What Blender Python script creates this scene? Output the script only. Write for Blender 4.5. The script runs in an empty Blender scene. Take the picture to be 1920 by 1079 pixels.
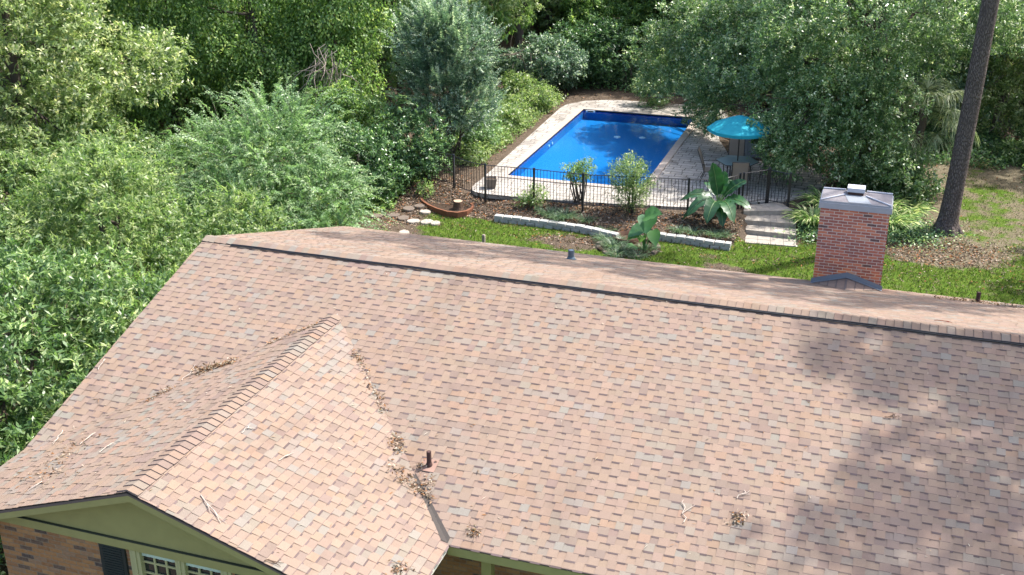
import bpy, bmesh, math, random
import numpy as np
from mathutils import Vector, Matrix
SC = bpy.context.scene
COL = SC.collection
PI = math.pi
# ------------------------------------------------------------------ camera
CAM = np.array([11.798, -17.014, 11.864])
YAW, PITCH, ROLL, FPX = -0.3272, 0.3973, -0.0033, 2124.1      # focal length in pixels of a 1920 wide frame
def basis():
    cy, sy = math.cos(YAW), math.sin(YAW)
    f = np.array([sy*math.cos(PITCH), cy*math.cos(PITCH), -math.sin(PITCH)])
    r = np.array([cy, -sy, 0.0]); u = np.cross(r, f)
    return r*math.cos(ROLL)+u*math.sin(ROLL), -r*math.sin(ROLL)+u*math.cos(ROLL), f
CR, CU, CF = basis()
cam = bpy.data.cameras.new('camera'); cam.sensor_width = 36; cam.lens = FPX/1920*36
cam.clip_start = .1; cam.clip_end = 600
cob = bpy.data.objects.new('camera', cam); COL.objects.link(cob)
cob.matrix_world = Matrix(((CR[0], CU[0], -CF[0], CAM[0]), (CR[1], CU[1], -CF[1], CAM[1]), (CR[2], CU[2], -CF[2], CAM[2]), (0, 0, 0, 1)))
SC.camera = cob
def ray(x, y): return CF + CR*(x-960)/FPX - CU*(y-539.5)/FPX
def at(x, y, z):                       # the point of the level plane z seen at photo pixel (x, y)
    d = ray(x, y); return CAM + d*(z-CAM[2])/d[2]
def aty(x, y, Y):
    d = ray(x, y); return CAM + d*(Y-CAM[1])/d[1]
# ------------------------------------------------------------------ light
SUN_EL, SUN_AZ = math.radians(56), math.radians(47)            # azimuth clockwise from +Y
SUN_DIR = Vector((math.sin(SUN_AZ)*math.cos(SUN_EL), math.cos(SUN_AZ)*math.cos(SUN_EL), math.sin(SUN_EL)))
W = bpy.data.worlds.new('World'); SC.world = W; W.use_nodes = True
nt = W.node_tree
sky = nt.nodes.new('ShaderNodeTexSky'); sky.sky_type = 'NISHITA'; sky.sun_disc = False
sky.sun_elevation = SUN_EL; sky.sun_rotation = SUN_AZ; sky.air_density = 1.0; sky.dust_density = 3.0; sky.ozone_density = 0.8
nt.links.new(sky.outputs[0], nt.nodes['Background'].inputs[0]); nt.nodes['Background'].inputs[1].default_value = 0.15
sl = bpy.data.lights.new('sun', 'SUN'); sl.energy = 3.0; sl.angle = math.radians(0.9); sl.color = (1, .962, .905)
so = bpy.data.objects.new('sun', sl); COL.objects.link(so); so.rotation_euler = SUN_DIR.to_track_quat('Z', 'Y').to_euler(); so.location = (0, 0, 60)
SC.view_settings.view_transform = 'Standard'; SC.view_settings.look = 'None'; SC.view_settings.gamma = 1
SC.view_settings.exposure = 1.74
SC.cycles.max_bounces = 8; SC.cycles.transparent_max_bounces = 8; SC.cycles.diffuse_bounces = 4
SC.cycles.transmission_bounces = 6
# ------------------------------------------------------------------ materials
class NT:
    def __init__(s, name):
        s.m = bpy.data.materials.new(name); s.m.use_nodes = True
        s.t = s.m.node_tree; s.b = s.t.nodes['Principled BSDF']; s.out = s.t.nodes['Material Output']
    def n(s, typ, **kw):
        x = s.t.nodes.new(typ)
        for k, v in kw.items(): setattr(x, k, v)
        return x
    def l(s, a, b): s.t.links.new(a, b)
    def val(s, sock, v):
        if hasattr(v, 'is_output'): s.l(v, sock)
        else: sock.default_value = v
    def math(s, op, a, b=0.0, c=None):
        x = s.n('ShaderNodeMath', operation=op); s.val(x.inputs[0], a); s.val(x.inputs[1], b)
        if c is not None: s.val(x.inputs[2], c)
        return x.outputs[0]
    def mix(s, fac, a, b, mode='MIX'):
        x = s.n('ShaderNodeMix', data_type='RGBA', blend_type=mode)
        s.val(x.inputs[0], fac)
        for i, v in ((6, a), (7, b)):
            if hasattr(v, 'is_output'): s.l(v, x.inputs[i])
            else: x.inputs[i].default_value = (*v, 1)
        return x.outputs[2]
    def ramp(s, fac, stops, interp='LINEAR'):
        x = s.n('ShaderNodeValToRGB'); s.l(fac, x.inputs[0]); cr = x.color_ramp; cr.interpolation = interp
        while len(cr.elements) > 1: cr.elements.remove(cr.elements[-1])
        for i, (p, c) in enumerate(stops):
            e = cr.elements[0] if i == 0 else cr.elements.new(p)
            e.position = p; e.color = (*c, 1) if len(c) == 3 else c
        return x.outputs[0]
    def geo(s): return s.n('ShaderNodeNewGeometry').outputs['Position']
    def noise(s, scale, detail=4, rough=.55, vec=None, col=False):
        x = s.n('ShaderNodeTexNoise'); x.inputs['Scale'].default_value = scale; x.inputs['Detail'].default_value = detail
        x.inputs['Roughness'].default_value = rough
        s.l(vec if vec is not None else s.geo(), x.inputs['Vector'])
        return x.outputs[1 if col else 0]
    def attr(s, name): return s.n('ShaderNodeAttribute', attribute_name=name)
    def mapr(s, v, a, b, c=0., d=1.):
        x = s.n('ShaderNodeMapRange'); s.l(v, x.inputs[0])
        for i, q in enumerate((a, b, c, d)): x.inputs[i+1].default_value = q
        return x.outputs[0]
    def bump(s, h, strength=.4, dist=.02):
        x = s.n('ShaderNodeBump'); x.inputs['Strength'].default_value = strength; x.inputs['Distance'].default_value = dist
        s.l(h, x.inputs['Height']); s.l(x.outputs[0], s.b.inputs['Normal'])
    def col(s, c): s.val(s.b.inputs['Base Color'], c if hasattr(c, 'is_output') else (*c, 1))
    def set(s, rough=None, spec=None, metal=None):
        if rough is not None: s.b.inputs['Roughness'].default_value = rough
        if spec is not None: s.b.inputs['Specular IOR Level'].default_value = spec
        if metal is not None: s.b.inputs['Metallic'].default_value = metal
        return s.m
def plain(name, c, rough=.6, spec=.3, metal=0, var=.25, scale=6., bump=0.):
    n = NT(name); v = n.noise(scale, 5)
    a = tuple(x*(1-var) for x in c); b = tuple(min(1, x*(1+var)) for x in c)
    n.col(n.mix(v, a, b))
    if bump: n.bump(n.noise(scale*8, 3), bump, .01)
    return n.set(rough, spec, metal)
def leafmat(name, stops, rough=.45, transl=.35, spec=.35, gain=1.0):
    transl += .07; spec += .10
    n = NT(name); r = n.mapr(n.attr('rnd').outputs['Fac'], .14, .86)
    c = n.ramp(r, [(p, tuple(min(1., q*gain) for q in col)) for p, col in stops])
    n.col(c); n.set(rough, spec)
    tr = n.n('ShaderNodeBsdfTranslucent'); cc = n.mix(1.0, c, (1.35, 1.5, .9), 'MULTIPLY'); n.l(cc, tr.inputs[0])
    mx = n.n('ShaderNodeMixShader'); mx.inputs[0].default_value = transl
    n.l(n.b.outputs[0], mx.inputs[1]); n.l(tr.outputs[0], mx.inputs[2]); n.l(mx.outputs[0], n.out.inputs[0])
    return n.m
def brickmat(name, stops, bw=.205, bh=.068, mort=(.33, .29, .26), mw=.010, wear=None, rough=.9):
    n = NT(name); uv = n.n('ShaderNodeUVMap').outputs[0]
    w = n.noise(1.2, 3, vec=uv)
    sp = n.n('ShaderNodeSeparateXYZ'); n.l(uv, sp.inputs[0])
    row = n.math('FLOOR', n.math('DIVIDE', sp.outputs[1], bh))
    off = n.math('MULTIPLY', n.math('MODULO', row, 2.0), .5)
    cu = n.math('ADD', n.math('DIVIDE', sp.outputs[0], bw), off)
    cf = n.math('FLOOR', cu)
    cm = n.n('ShaderNodeCombineXYZ'); n.l(row, cm.inputs[0]); n.l(cf, cm.inputs[1])
    wn = n.n('ShaderNodeTexWhiteNoise', noise_dimensions='3D'); n.l(cm.outputs[0], wn.inputs[0])
    c = n.ramp(wn.outputs[0], stops, 'CONSTANT')
    g = n.noise(22, 4, vec=uv); c = n.mix(n.mapr(g, .3, .75, 0, .35), c, n.mix(.5, c, (.5, .38, .3)))
    fu = n.math('MULTIPLY', n.math('ABSOLUTE', n.math('SUBTRACT', n.math('FRACT', cu), .5)), bw)
    fv = n.math('MULTIPLY', n.math('ABSOLUTE', n.math('SUBTRACT', n.math('FRACT', n.math('DIVIDE', sp.outputs[1], bh)), .5)), bh)
    ed = n.math('MAXIMUM', n.math('SUBTRACT', fu, bw/2-mw/2), n.math('SUBTRACT', fv, bh/2-mw/2))
    mk = n.mapr(n.math('ADD', ed, n.math('MULTIPLY', n.math('SUBTRACT', g, .5), .006)), -.0015, .0015)
    c = n.mix(mk, c, n.mix(w, mort, tuple(q*.75 for q in mort)))
    if wear: c = wear(n, c, uv)
    n.col(c); n.bump(n.math('ADD', n.math('MULTIPLY', mk, -1.0), n.math('MULTIPLY', g, .3)), .6, .008)
    return n.set(rough, .2)
M = {}
def mk():
    # shingles: colour of each tab is stored on its faces; mineral grit and rain streaks on top
    n = NT('shingle'); c = n.attr('tab').outputs['Color']
    g = n.noise(140, 2, .7); c = n.mix(n.mapr(g, .25, .75), n.mix(1., c, (.80, .80, .80), 'MULTIPLY'), n.mix(1., c, (1.16, 1.15, 1.14), 'MULTIPLY'))
    mp = n.n('ShaderNodeMapping'); n.l(n.geo(), mp.inputs[0]); mp.inputs['Scale'].default_value = (1.6, .35, .35)
    st = n.noise(1.0, 4, .6, vec=mp.outputs[0]); c = n.mix(n.mapr(st, .52, .75, 0, .5), c, n.mix(1., c, (.66, .62, .60), 'MULTIPLY'))
    n.col(c); n.bump(g, .35, .004); M['shingle'] = n.set(.95, .12)
    n = NT('lichen_streak')
    M['olive'] = plain('olive_paint', (.26, .235, .092), .6, .25, var=.12)
    M['olive_light'] = plain('pale_olive_trim', (.33, .31, .155), .6, .25, var=.1)
    M['cream'] = plain('cream_drip_edge', (.45, .43, .37), .45, .4, var=.06)
    M['drip'] = plain('dark_green_drip', (.05, .055, .035), .7, .2)
    M['asphalt_edge'] = plain('asphalt_edge', (.035, .03, .03), .8, .2)
    def wr(n, c, uv):
        sp = n.n('ShaderNodeSeparateXYZ'); n.l(uv, sp.inputs[0])
        orange = n.mix(1., c, (1.5, 1.12, .62), 'MULTIPLY')
        low = n.math('MULTIPLY', n.mapr(sp.outputs[1], .9, .15), n.mapr(n.noise(3.5, 3, vec=uv), .35, .6))
        c = n.mix(low, c, orange)
        return n.mix(n.mapr(n.noise(2.6, 5, .65, vec=uv), .60, .75, 0, .45), c, (.46, .36, .31))
    M['chimney_brick'] = brickmat('chimney_brick', [(0, (.31, .092, .062)), (.28, (.40, .118, .072)), (.52, (.25, .080, .062)), (.70, (.45, .145, .08)), (.88, (.095, .048, .048)), (.92, (.46, .24, .16)), (.96, (.19, .07, .062))], bw=.182, bh=.061, mort=(.54, .45, .38), mw=.0125, wear=wr)
    M['house_brick'] = brickmat('house_brick', [(0, (.27, .125, .042)), (.35, (.21, .095, .035)), (.6, (.30, .15, .055)), (.76, (.085, .05, .032)), (.85, (.22, .12, .06)), (.93, (.05, .034, .028))], mort=(.26, .19, .125))
    M['shutter'] = plain('black_green_shutter', (.012, .02, .019), .5, .4)
    n = NT('window_glass'); n.col((.012, .016, .016)); M['glass'] = n.set(.06, .8)
    M['curtain'] = plain('pale_valance', (.42, .50, .42), .8, .1)
    M['crown_mortar'] = plain('chimney_crown_mortar', (.17, .155, .16), .85, .2, var=.35, scale=5, bump=.4)
    M['flash'] = plain('flashing_metal', (.27, .275, .29), .7, .3, .0, var=.18, scale=5)
    M['flash_dark'] = plain('lead_flashing', (.19, .205, .225), .65, .4, .2, var=.2, scale=4)
    M['flash_white'] = plain('weathered_metal_cap', (.36, .365, .40), .75, .25, .0, var=.22, scale=7)
    M['black'] = plain('black_rubber', (.012, .012, .014), .5, .4)
    M['black_metal'] = plain('black_powder_coat', (.014, .014, .016), .4, .5)
    M['rust'] = plain('rusty_pipe', (.055, .030, .026), .8, .2, var=.5, scale=20)
    M['flash_tan'] = plain('tan_pipe_boot', (.24, .15, .115), .8, .2)
    M['lead'] = plain('lead_pipe', (.09, .12, .145), .5, .4, .3)
    # ground
    n = NT('ground'); z = n.attr('grass').outputs['Fac']
    nz = n.noise(1.7, 6, .65); nf = n.noise(26, 4, .7); nm = n.noise(6, 4, .6)
    lit = n.ramp(nf, [(.28, (.030, .021, .015)), (.45, (.068, .050, .036)), (.58, (.125, .094, .068)), (.72, (.21, .16, .12))])
    lit = n.mix(n.mapr(nm, .35, .7, 0, .55), lit, (.045, .034, .024))
    straw = n.ramp(nf, [(.25, (.06, .05, .03)), (.5, (.15, .13, .08)), (.75, (.27, .24, .17))]); lit = n.mix(n.attr('dry').outputs['Fac'], lit, straw)
    gr = n.ramp(nf, [(.25, (.022, .046, .005)), (.5, (.055, .10, .010)), (.75, (.10, .15, .022))])
    gr = n.mix(n.mapr(nm, .52, .72, 0, .5), gr, (.15, .155, .035))
    k = n.math('ADD', z, n.math('MULTIPLY', n.math('SUBTRACT', nz, .5), 1.7))
    n.col(n.mix(n.mapr(k, .38, .62), lit, gr)); n.bump(nf, .8, .03); M['ground'] = n.set(.95, .1)
    M['grass'] = leafmat('grass_blade', [(0, (.028, .056, .007)), (.5, (.068, .104, .015)), (.85, (.108, .142, .028)), (1, (.19, .18, .08))], .6, .4, .2)
    M['litter'] = leafmat('dead_leaf', [(0, (.035, .023, .015)), (.35, (.11, .074, .05)), (.65, (.22, .165, .12)), (.9, (.38, .31, .25)), (1, (.28, .12, .05))], .8, .15, .1)
    M['roof_litter'] = leafmat('dry_roof_leaf', [(0, (.06, .035, .02)), (.3, (.25, .115, .045)), (.6, (.27, .20, .14)), (.85, (.42, .37, .30)), (1, (.13, .085, .05))], .8, .2, .1)
    # pavers
    n = NT('pavers'); uv = n.n('ShaderNodeUVMap').outputs[0]
    b1 = n.n('ShaderNodeTexBrick'); n.l(uv, b1.inputs[0]); b1.inputs['Scale'].default_value = 1; b1.offset = .5; b1.squash = 1.6; b1.squash_frequency = 3
    b1.inputs['Brick Width'].default_value = .40; b1.inputs['Row Height'].default_value = .27; b1.inputs['Mortar Size'].default_value = .013
    b1.inputs['Color1'].default_value = (.36, .33, .295, 1); b1.inputs['Color2'].default_value = (.235, .218, .20, 1); b1.inputs['Mortar'].default_value = (.085, .072, .058, 1)
    b1.inputs['Bias'].default_value = -.2
    d = n.noise(1.1, 6, .7); e = n.noise(9, 4, .7)
    c = n.mix(n.mapr(d, .5, .68, 0, .8), b1.outputs[0], n.mix(1., b1.outputs[0], (.40, .37, .32), 'MULTIPLY'))
    c = n.mix(n.mapr(e, .52, .72, 0, .6), c, (.10, .085, .068))
    n.col(c); n.bump(n.math('ADD', n.math('MULTIPLY', b1.outputs[1], -1.), n.math('MULTIPLY', e, .3)), .5, .01); M['paver'] = n.set(.9, .2)
    n = NT('coping'); uv = n.n('ShaderNodeUVMap').outputs[0]
    b1 = n.n('ShaderNodeTexBrick'); n.l(uv, b1.inputs[0]); b1.inputs['Scale'].default_value = 1; b1.offset = 0
    b1.inputs['Brick Width'].default_value = .15; b1.inputs['Row Height'].default_value = .32; b1.inputs['Mortar Size'].default_value = .006
    b1.inputs['Color1'].default_value = (.36, .305, .26, 1); b1.inputs['Color2'].default_value = (.29, .245, .215, 1); b1.inputs['Mortar'].default_value = (.3, .26, .22, 1)
    n.col(n.mix(n.mapr(n.noise(5, 5, .7), .5, .75, 0, .6), b1.outputs[0], (.30, .26, .22))); M['coping'] = n.set(.85, .2)
    # pool
    n = NT('pool_liner'); nz = n.noise(60, 2); n.col(n.mix(nz, (.004, .15, .37), (.008, .18, .44))); M['liner'] = n.set(.5, .3)
    n = NT('liner_band'); sp = n.n('ShaderNodeSeparateXYZ'); uv = n.n('ShaderNodeUVMap').outputs[0]; n.l(uv, sp.inputs[0])
    s1 = n.math('SINE', n.math('MULTIPLY', sp.outputs[0], 20.)); k = n.mapr(n.math('ADD', s1, n.math('MULTIPLY', sp.outputs[1], 8.0)), -.3, .3)
    n.col(n.mix(k, (.008, .07, .27), (.013, .12, .42))); M['band'] = n.set(.45, .4)
    n = NT('pool_water'); fr = n.n('ShaderNodeFresnel'); fr.inputs[0].default_value = 1.33
    tp = n.n('ShaderNodeBsdfTransparent'); tp.inputs[0].default_value = (.66, .88, .98, 1)
    gl = n.n('ShaderNodeBsdfGlossy'); gl.inputs['Roughness'].default_value = .03
    bp = n.n('ShaderNodeBump'); bp.inputs['Strength'].default_value = .25; bp.inputs['Distance'].default_value = .02; n.l(n.noise(5, 3), bp.inputs['Height'])
    n.l(bp.outputs[0], gl.inputs['Normal']); n.l(bp.outputs[0], fr.inputs['Normal'])
    mx = n.n('ShaderNodeMixShader'); n.l(fr.outputs[0], mx.inputs[0]); n.l(tp.outputs[0], mx.inputs[1]); n.l(gl.outputs[0], mx.inputs[2]); n.l(mx.outputs[0], n.out.inputs[0])
    M['water'] = n.m
    M['white'] = plain('white_plastic', (.8, .8, .78), .4, .5, var=.05)
    M['block'] = plain('concrete_block', (.33, .325, .30), .9, .2, var=.3, scale=7, bump=.5)
    M['step'] = plain('step_paver', (.29, .255, .215), .9, .2, var=.4, scale=5, bump=.5)
    M['terracotta'] = plain('terracotta_edging', (.155, .064, .034), .85, .2, var=.3, scale=8, bump=.3)
    M['stone'] = plain('pale_stone', (.30, .26, .22), .9, .15, var=.25, scale=9, bump=.5)
    M['stone_dark'] = plain('mossy_stone', (.13, .105, .085), .95, .1, var=.35, scale=9, bump=.5)
    M['stump'] = plain('stump_bark', (.10, .065, .045), .95, .1, var=.5, scale=14, bump=1.)
    M['stump_top'] = plain('stump_cut', (.36, .26, .18), .9, .1, var=.3, scale=16)
    n = NT('bark'); mp = n.n('ShaderNodeMapping'); n.l(n.geo(), mp.inputs[0]); mp.inputs['Scale'].default_value = (1, 1, .3)
    v = n.n('ShaderNodeTexVoronoi', feature='DISTANCE_TO_EDGE'); v.inputs['Scale'].default_value = 24; n.l(mp.outputs[0], v.inputs['Vector'])
    g = n.noise(20, 5, .7); k = n.mapr(v.outputs[0], 0, .18)
    n.col(n.mix(k, (.085, .068, .062), n.mix(g, (.105, .084, .078), (.20, .162, .150)))); n.bump(k, 1., .03); M['pine_bark'] = n.set(.95, .1)
    M['bark'] = plain('grey_bark', (.085, .068, .056), .95, .1, var=.5, scale=12, bump=.8)
    M['deadwood'] = plain('dead_twig', (.24, .20, .165), .9, .1, var=.35, scale=12)
    M['twig'] = plain('bleached_twig', (.36, .30, .25), .9, .1, var=.3, scale=12)
    M['twig_red'] = plain('red_brown_twig', (.18, .05, .035), .9, .1, var=.3, scale=12)
    M['teal'] = plain('teal_canvas', (.015, .25, .32), .75, .15, var=.1, scale=3)
    M['sling'] = plain('taupe_sling', (.26, .21, .165), .8, .15, var=.12, scale=40)
    M['bronze'] = plain('bronze_tube', (.05, .042, .036), .45, .5, .4)
    n = NT('table_glass'); n.col((.30, .37, .35)); n.b.inputs['Transmission Weight'].default_value = .25; n.b.inputs['IOR'].default_value = 1.1; M['tglass'] = n.set(.12, .6)
    M['cabinet'] = plain('grey_cabinet', (.17, .175, .18), .7, .3, var=.15)
    M['pot'] = plain('grey_pot', (.17, .14, .115), .85, .2, var=.25, scale=10)
    M['soil'] = plain('dark_soil', (.05, .035, .025), .98, .05, var=.5, scale=25, bump=.8)
    M['pond_rim'] = plain('rusty_rim', (.075, .042, .028), .85, .15, var=.4, scale=10)
    # foliage
    D = lambda nm, st, *a: leafmat(nm, [(p, (c[0]*1.05+.03*c[1], c[1], c[2]*1.06+.03*c[1])) for p, c in st], *a, gain=2.8 if nm in ('vine_leaf', 'woodland_leaf') else 2.7 if nm in ('oak_leaf', 'vine_leaf', 'dark_leaf', 'woodland_leaf', 'silver_leaf') else 1.95)
    M['l_oak'] = D('oak_leaf', [(0, (.016, .036, .012)), (.45, (.040, .078, .026)), (.8, (.080, .125, .046)), (.93, (.13, .17, .08)), (1, (.26, .28, .18))], .34, .32, .6)
    M['l_gold'] = D('pale_green_leaf', [(0, (.035, .062, .016)), (.5, (.090, .135, .040)), (.85, (.165, .205, .08)), (1, (.30, .31, .17))], .38, .35, .5)
    M['l_laurel'] = D('laurel_leaf', [(0, (.016, .040, .011)), (.4, (.048, .096, .026)), (.8, (.105, .165, .052)), (1, (.23, .28, .13))], .42, .34, .45)
    M['l_bright'] = D('bright_leaf', [(0, (.034, .070, .018)), (.5, (.080, .130, .038)), (1, (.18, .22, .095))], .42, .42, .4)
    M['l_privet'] = D('privet_leaf', [(0, (.035, .07, .026)), (.5, (.08, .145, .058)), (.85, (.13, .20, .09)), (1, (.22, .28, .15))], .42, .35, .4)
    M['l_vine'] = D('vine_leaf', [(0, (.018, .040, .010)), (.5, (.045, .085, .020)), (.85, (.085, .14, .032)), (1, (.15, .19, .05))], .45, .35, .35)
    M['l_silver'] = D('silver_leaf', [(0, (.014, .032, .019)), (.5, (.040, .075, .042)), (.85, (.105, .15, .095)), (1, (.24, .28, .21))], .42, .28, .4)
    M['l_dark'] = D('dark_leaf', [(0, (.010, .026, .010)), (.5, (.026, .06, .020)), (.85, (.055, .105, .035)), (1, (.11, .16, .06))], .36, .3, .5)
    M['l_wood'] = D('woodland_leaf', [(0, (.018, .036, .012)), (.5, (.050, .085, .026)), (.85, (.10, .14, .05)), (1, (.19, .22, .10))], .42, .35, .35)
    M['l_pine'] = D('pine_needle', [(0, (.02, .04, .012)), (1, (.06, .095, .03))], .5, .2, .3)
    M['l_banana'] = (lambda *a: leafmat(*a, gain=1.15))('banana_leaf', [(0, (.016, .062, .022)), (.6, (.030, .10, .032)), (.85, (.045, .125, .04)), (1, (.16, .24, .10))], .38, .35, .45)
    M['l_taro'] = (lambda *a: leafmat(*a, gain=1.3))('taro_leaf', [(0, (.04, .12, .045)), (.7, (.065, .17, .065)), (1, (.12, .24, .04))], .45, .4, .35)
    M['l_palm'] = D('palm_leaf', [(0, (.06, .09, .04)), (.5, (.13, .165, .08)), (1, (.30, .31, .19))], .4, .3, .45)
    M['l_strap'] = D('strap_leaf', [(0, (.04, .085, .02)), (.6, (.09, .155, .045)), (1, (.25, .28, .13))], .4, .35, .45)
    M['l_lily'] = D('liriope_leaf', [(0, (.020, .045, .020)), (.6, (.04, .08, .038)), (1, (.09, .13, .07))], .45, .3, .35)
    M['stem'] = plain('green_stem', (.07, .10, .04), .7, .2)
mk()
# ------------------------------------------------------------------ object helpers
def tag(o, label=None, cat=None, group=None, kind=None):
    if label: o['label'] = label
    if cat: o['category'] = cat
    if group: o['group'] = group
    if kind: o['kind'] = kind
    return o
def thing(name, label, cat, loc=(0, 0, 0), group=None, rotz=0):
    o = bpy.data.objects.new(name, None); COL.objects.link(o); o.location = [float(v) for v in loc]; o.rotation_euler = (0, 0, rotz)
    o.empty_display_size = .2
    return tag(o, label, cat, group)
def origin(p):
    v = Vector((0, 0, 0))
    while p is not None: v += p.location; p = p.parent
    return v
class MB:
    def __init__(s): s.v = []; s.f = []; s.m = []; s.uv = {}; s.c = []; s.sm = []
    def add(s, vs, fs, mi=0, c=None, uv=None, smooth=False):
        o = len(s.v); s.v.extend([tuple(float(q) for q in v) for v in vs])
        for i, f in enumerate(fs):
            if uv is not None: s.uv[len(s.f)] = uv[i]
            s.f.append(tuple(o+j for j in f)); s.m.append(mi); s.c.append(c or (0.5, .5, .5)); s.sm.append(smooth)
    def quad(s, a, b, c, d, mi=0, col=None, uv=None): s.add([a, b, c, d], [(0, 1, 2, 3)], mi, col, [uv] if uv else None)
    def box(s, x0, x1, y0, y1, z0, z1, mi=0, c=None, M4=None, taper=1.0):
        cx, cy = (x0+x1)/2, (y0+y1)/2
        vs = [(x0, y0, z0), (x1, y0, z0), (x1, y1, z0), (x0, y1, z0)] + [(cx+(x-cx)*taper, cy+(y-cy)*taper, z1) for x, y in ((x0, y0), (x1, y0), (x1, y1), (x0, y1))]
        if M4 is not None: vs = [tuple(M4 @ Vector(v)) for v in vs]
        fs = [(3, 2, 1, 0), (4, 5, 6, 7), (0, 1, 5, 4), (1, 2, 6, 5), (2, 3, 7, 6), (3, 0, 4, 7)]
        X, Y, Z = x1-x0, y1-y0, z1-z0
        def r(a, b, oa, ob): return [(oa, ob), (oa+a, ob), (oa+a, ob+b), (oa, ob+b)]
        s.add(vs, fs, mi, c, [r(X, Y, x0, y0), r(X, Y, x0, y0), r(X, Z, x0, z0), r(Y, Z, y0, z0), r(X, Z, x0, z0), r(Y, Z, y0, z0)])
    def tube(s, pts, rad, n=8, mi=0, cap=True, c=None, smooth=True):
        pts = [Vector([float(q) for q in p]) for p in pts]
        if not hasattr(rad, '__len__'): rad = [rad]*len(pts)
        o = []; fs = []; prev = None
        for i, p in enumerate(pts):
            d = (pts[min(i+1, len(pts)-1)]-pts[max(i-1, 0)]).normalized()
            a = prev if prev is not None else (Vector((0, 0, 1)) if abs(d.z) < .9 else Vector((1, 0, 0)))
            x = (a - d*a.dot(d)).normalized(); prev = x; y = d.cross(x)
            for k in range(n):
                t = 2*PI*k/n; o.append(p + (x*math.cos(t)+y*math.sin(t))*rad[i])
        for i in range(len(pts)-1):
            for k in range(n):
                fs.append((i*n+k, i*n+(k+1) % n, (i+1)*n+(k+1) % n, (i+1)*n+k))
        s.add(o, fs, mi, c, smooth=smooth)
        if cap:
            s.add(o[:n], [tuple(reversed(range(n)))], mi, c); s.add(o[-n:], [tuple(range(n))], mi, c)
    def lathe(s, prof, cx, cy, n=16, mi=0, c=None, squash=1.0, smooth=True):
        o = []; fs = []
        for r, z in prof:
            for k in range(n): o.append((cx+r*math.cos(2*PI*k/n), cy+r*squash*math.sin(2*PI*k/n), z))
        for i in range(len(prof)-1):
            for k in range(n): fs.append((i*n+k, i*n+(k+1) % n, (i+1)*n+(k+1) % n, (i+1)*n+k))
        s.add(o, fs, mi, c, smooth=smooth); s.add(o[-n:], [tuple(range(n))], mi, c)
    def prism(s, poly, z0, z1, mi=0, c=None, uvs=1.0):
        n = len(poly); vs = [(x, y, z0) for x, y in poly]+[(x, y, z1) for x, y in poly]
        s.add(vs, [tuple(range(n, 2*n))], mi, c, [[(x*uvs, y*uvs) for x, y in poly]])
        s.add(vs, [(i, (i+1) % n, n+(i+1) % n, n+i) for i in range(n)], mi, c, [[(0, 0), (.3, 0), (.3, .1), (0, .1)]]*n)
    def build(s, name, mats, parent=None, bevel=0, kind=None, colattr=None):
        if not isinstance(mats, (list, tuple)): mats = [mats]
        og = origin(parent)
        me = bpy.data.meshes.new(name); me.from_pydata([(v[0]-og.x, v[1]-og.y, v[2]-og.z) for v in s.v], [], s.f)
        for m in mats: me.materials.append(m)
        me.polygons.foreach_set('material_index', s.m); me.polygons.foreach_set('use_smooth', s.sm)
        if s.uv:
            l = me.uv_layers.new(name='uv'); arr = [0.0]*(2*len(me.loops))
            for pi_, u in s.uv.items():
                st = me.polygons[pi_].loop_start
                for j, q in enumerate(u): arr[2*(st+j)] = q[0]; arr[2*(st+j)+1] = q[1]
            l.data.foreach_set('uv', arr)
        if colattr:
            a = me.attributes.new(colattr, 'FLOAT_COLOR', 'FACE'); a.data.foreach_set('color', [q for c in s.c for q in (*c, 1.0)])
        me.update()
        o = bpy.data.objects.new(name, me); COL.objects.link(o)
        if parent is not None: o.parent = parent
        if bevel:
            b = o.modifiers.new('bevel', 'BEVEL'); b.width = bevel; b.segments = 2; b.limit_method = 'ANGLE'; b.angle_limit = .6
        if kind: o['kind'] = kind
        return o
def children(o): return [c for c in bpy.data.objects if c.parent == o]
_kids = {}
def copy_tree(o, kids, parent=None):
    c = o.copy(); COL.objects.link(c)
    if parent is not None: c.parent = parent
    for ch in kids.get(o.name, []): copy_tree(ch, kids, c)
    return c
def kidmap():
    k = {}
    for o in bpy.data.objects:
        if o.parent: k.setdefault(o.parent.name, []).append(o)
    return k
def unit(a): return a/np.maximum(np.linalg.norm(a, axis=-1, keepdims=True), 1e-9)
def leaves(name, mat, pos, d, up, L, Wd, rnd, parent=None, fold=.12, kind=None, og=None):
    """one mesh of many small four-cornered leaves"""
    pos = np.asarray(pos, float); d = unit(np.asarray(d, float)); sd = unit(np.cross(d, up)); nr = np.cross(sd, d)
    L = np.asarray(L)[:, None]; Wd = np.asarray(Wd)[:, None]; N = len(pos)
    if og is None: og = np.array(origin(parent)) if parent is not None else np.zeros(3)
    v = np.empty((N, 4, 3)); v[:, 0] = pos; mid = pos+d*L*.45+nr*Wd*fold
    v[:, 1] = mid+sd*Wd*.5; v[:, 2] = pos+d*L-nr*L*.08; v[:, 3] = mid-sd*Wd*.5
    v = (v-og).reshape(-1, 3)
    me = bpy.data.meshes.new(name); me.vertices.add(4*N); me.vertices.foreach_set('co', v.astype(np.float32).ravel())
    me.loops.add(4*N); me.loops.foreach_set('vertex_index', np.arange(4*N, dtype=np.int32))
    me.polygons.add(N); me.polygons.foreach_set('loop_start', np.arange(0, 4*N, 4, dtype=np.int32)); me.polygons.foreach_set('loop_total', np.full(N, 4, dtype=np.int32))
    a = me.attributes.new('rnd', 'FLOAT', 'FACE'); a.data.foreach_set('value', np.asarray(rnd, np.float32))
    me.materials.append(mat); me.update(); me.validate()
    o = bpy.data.objects.new(name, me); COL.objects.link(o)
    if parent is not None: o.parent = parent
    if kind: o['kind'] = kind
    return o
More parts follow.
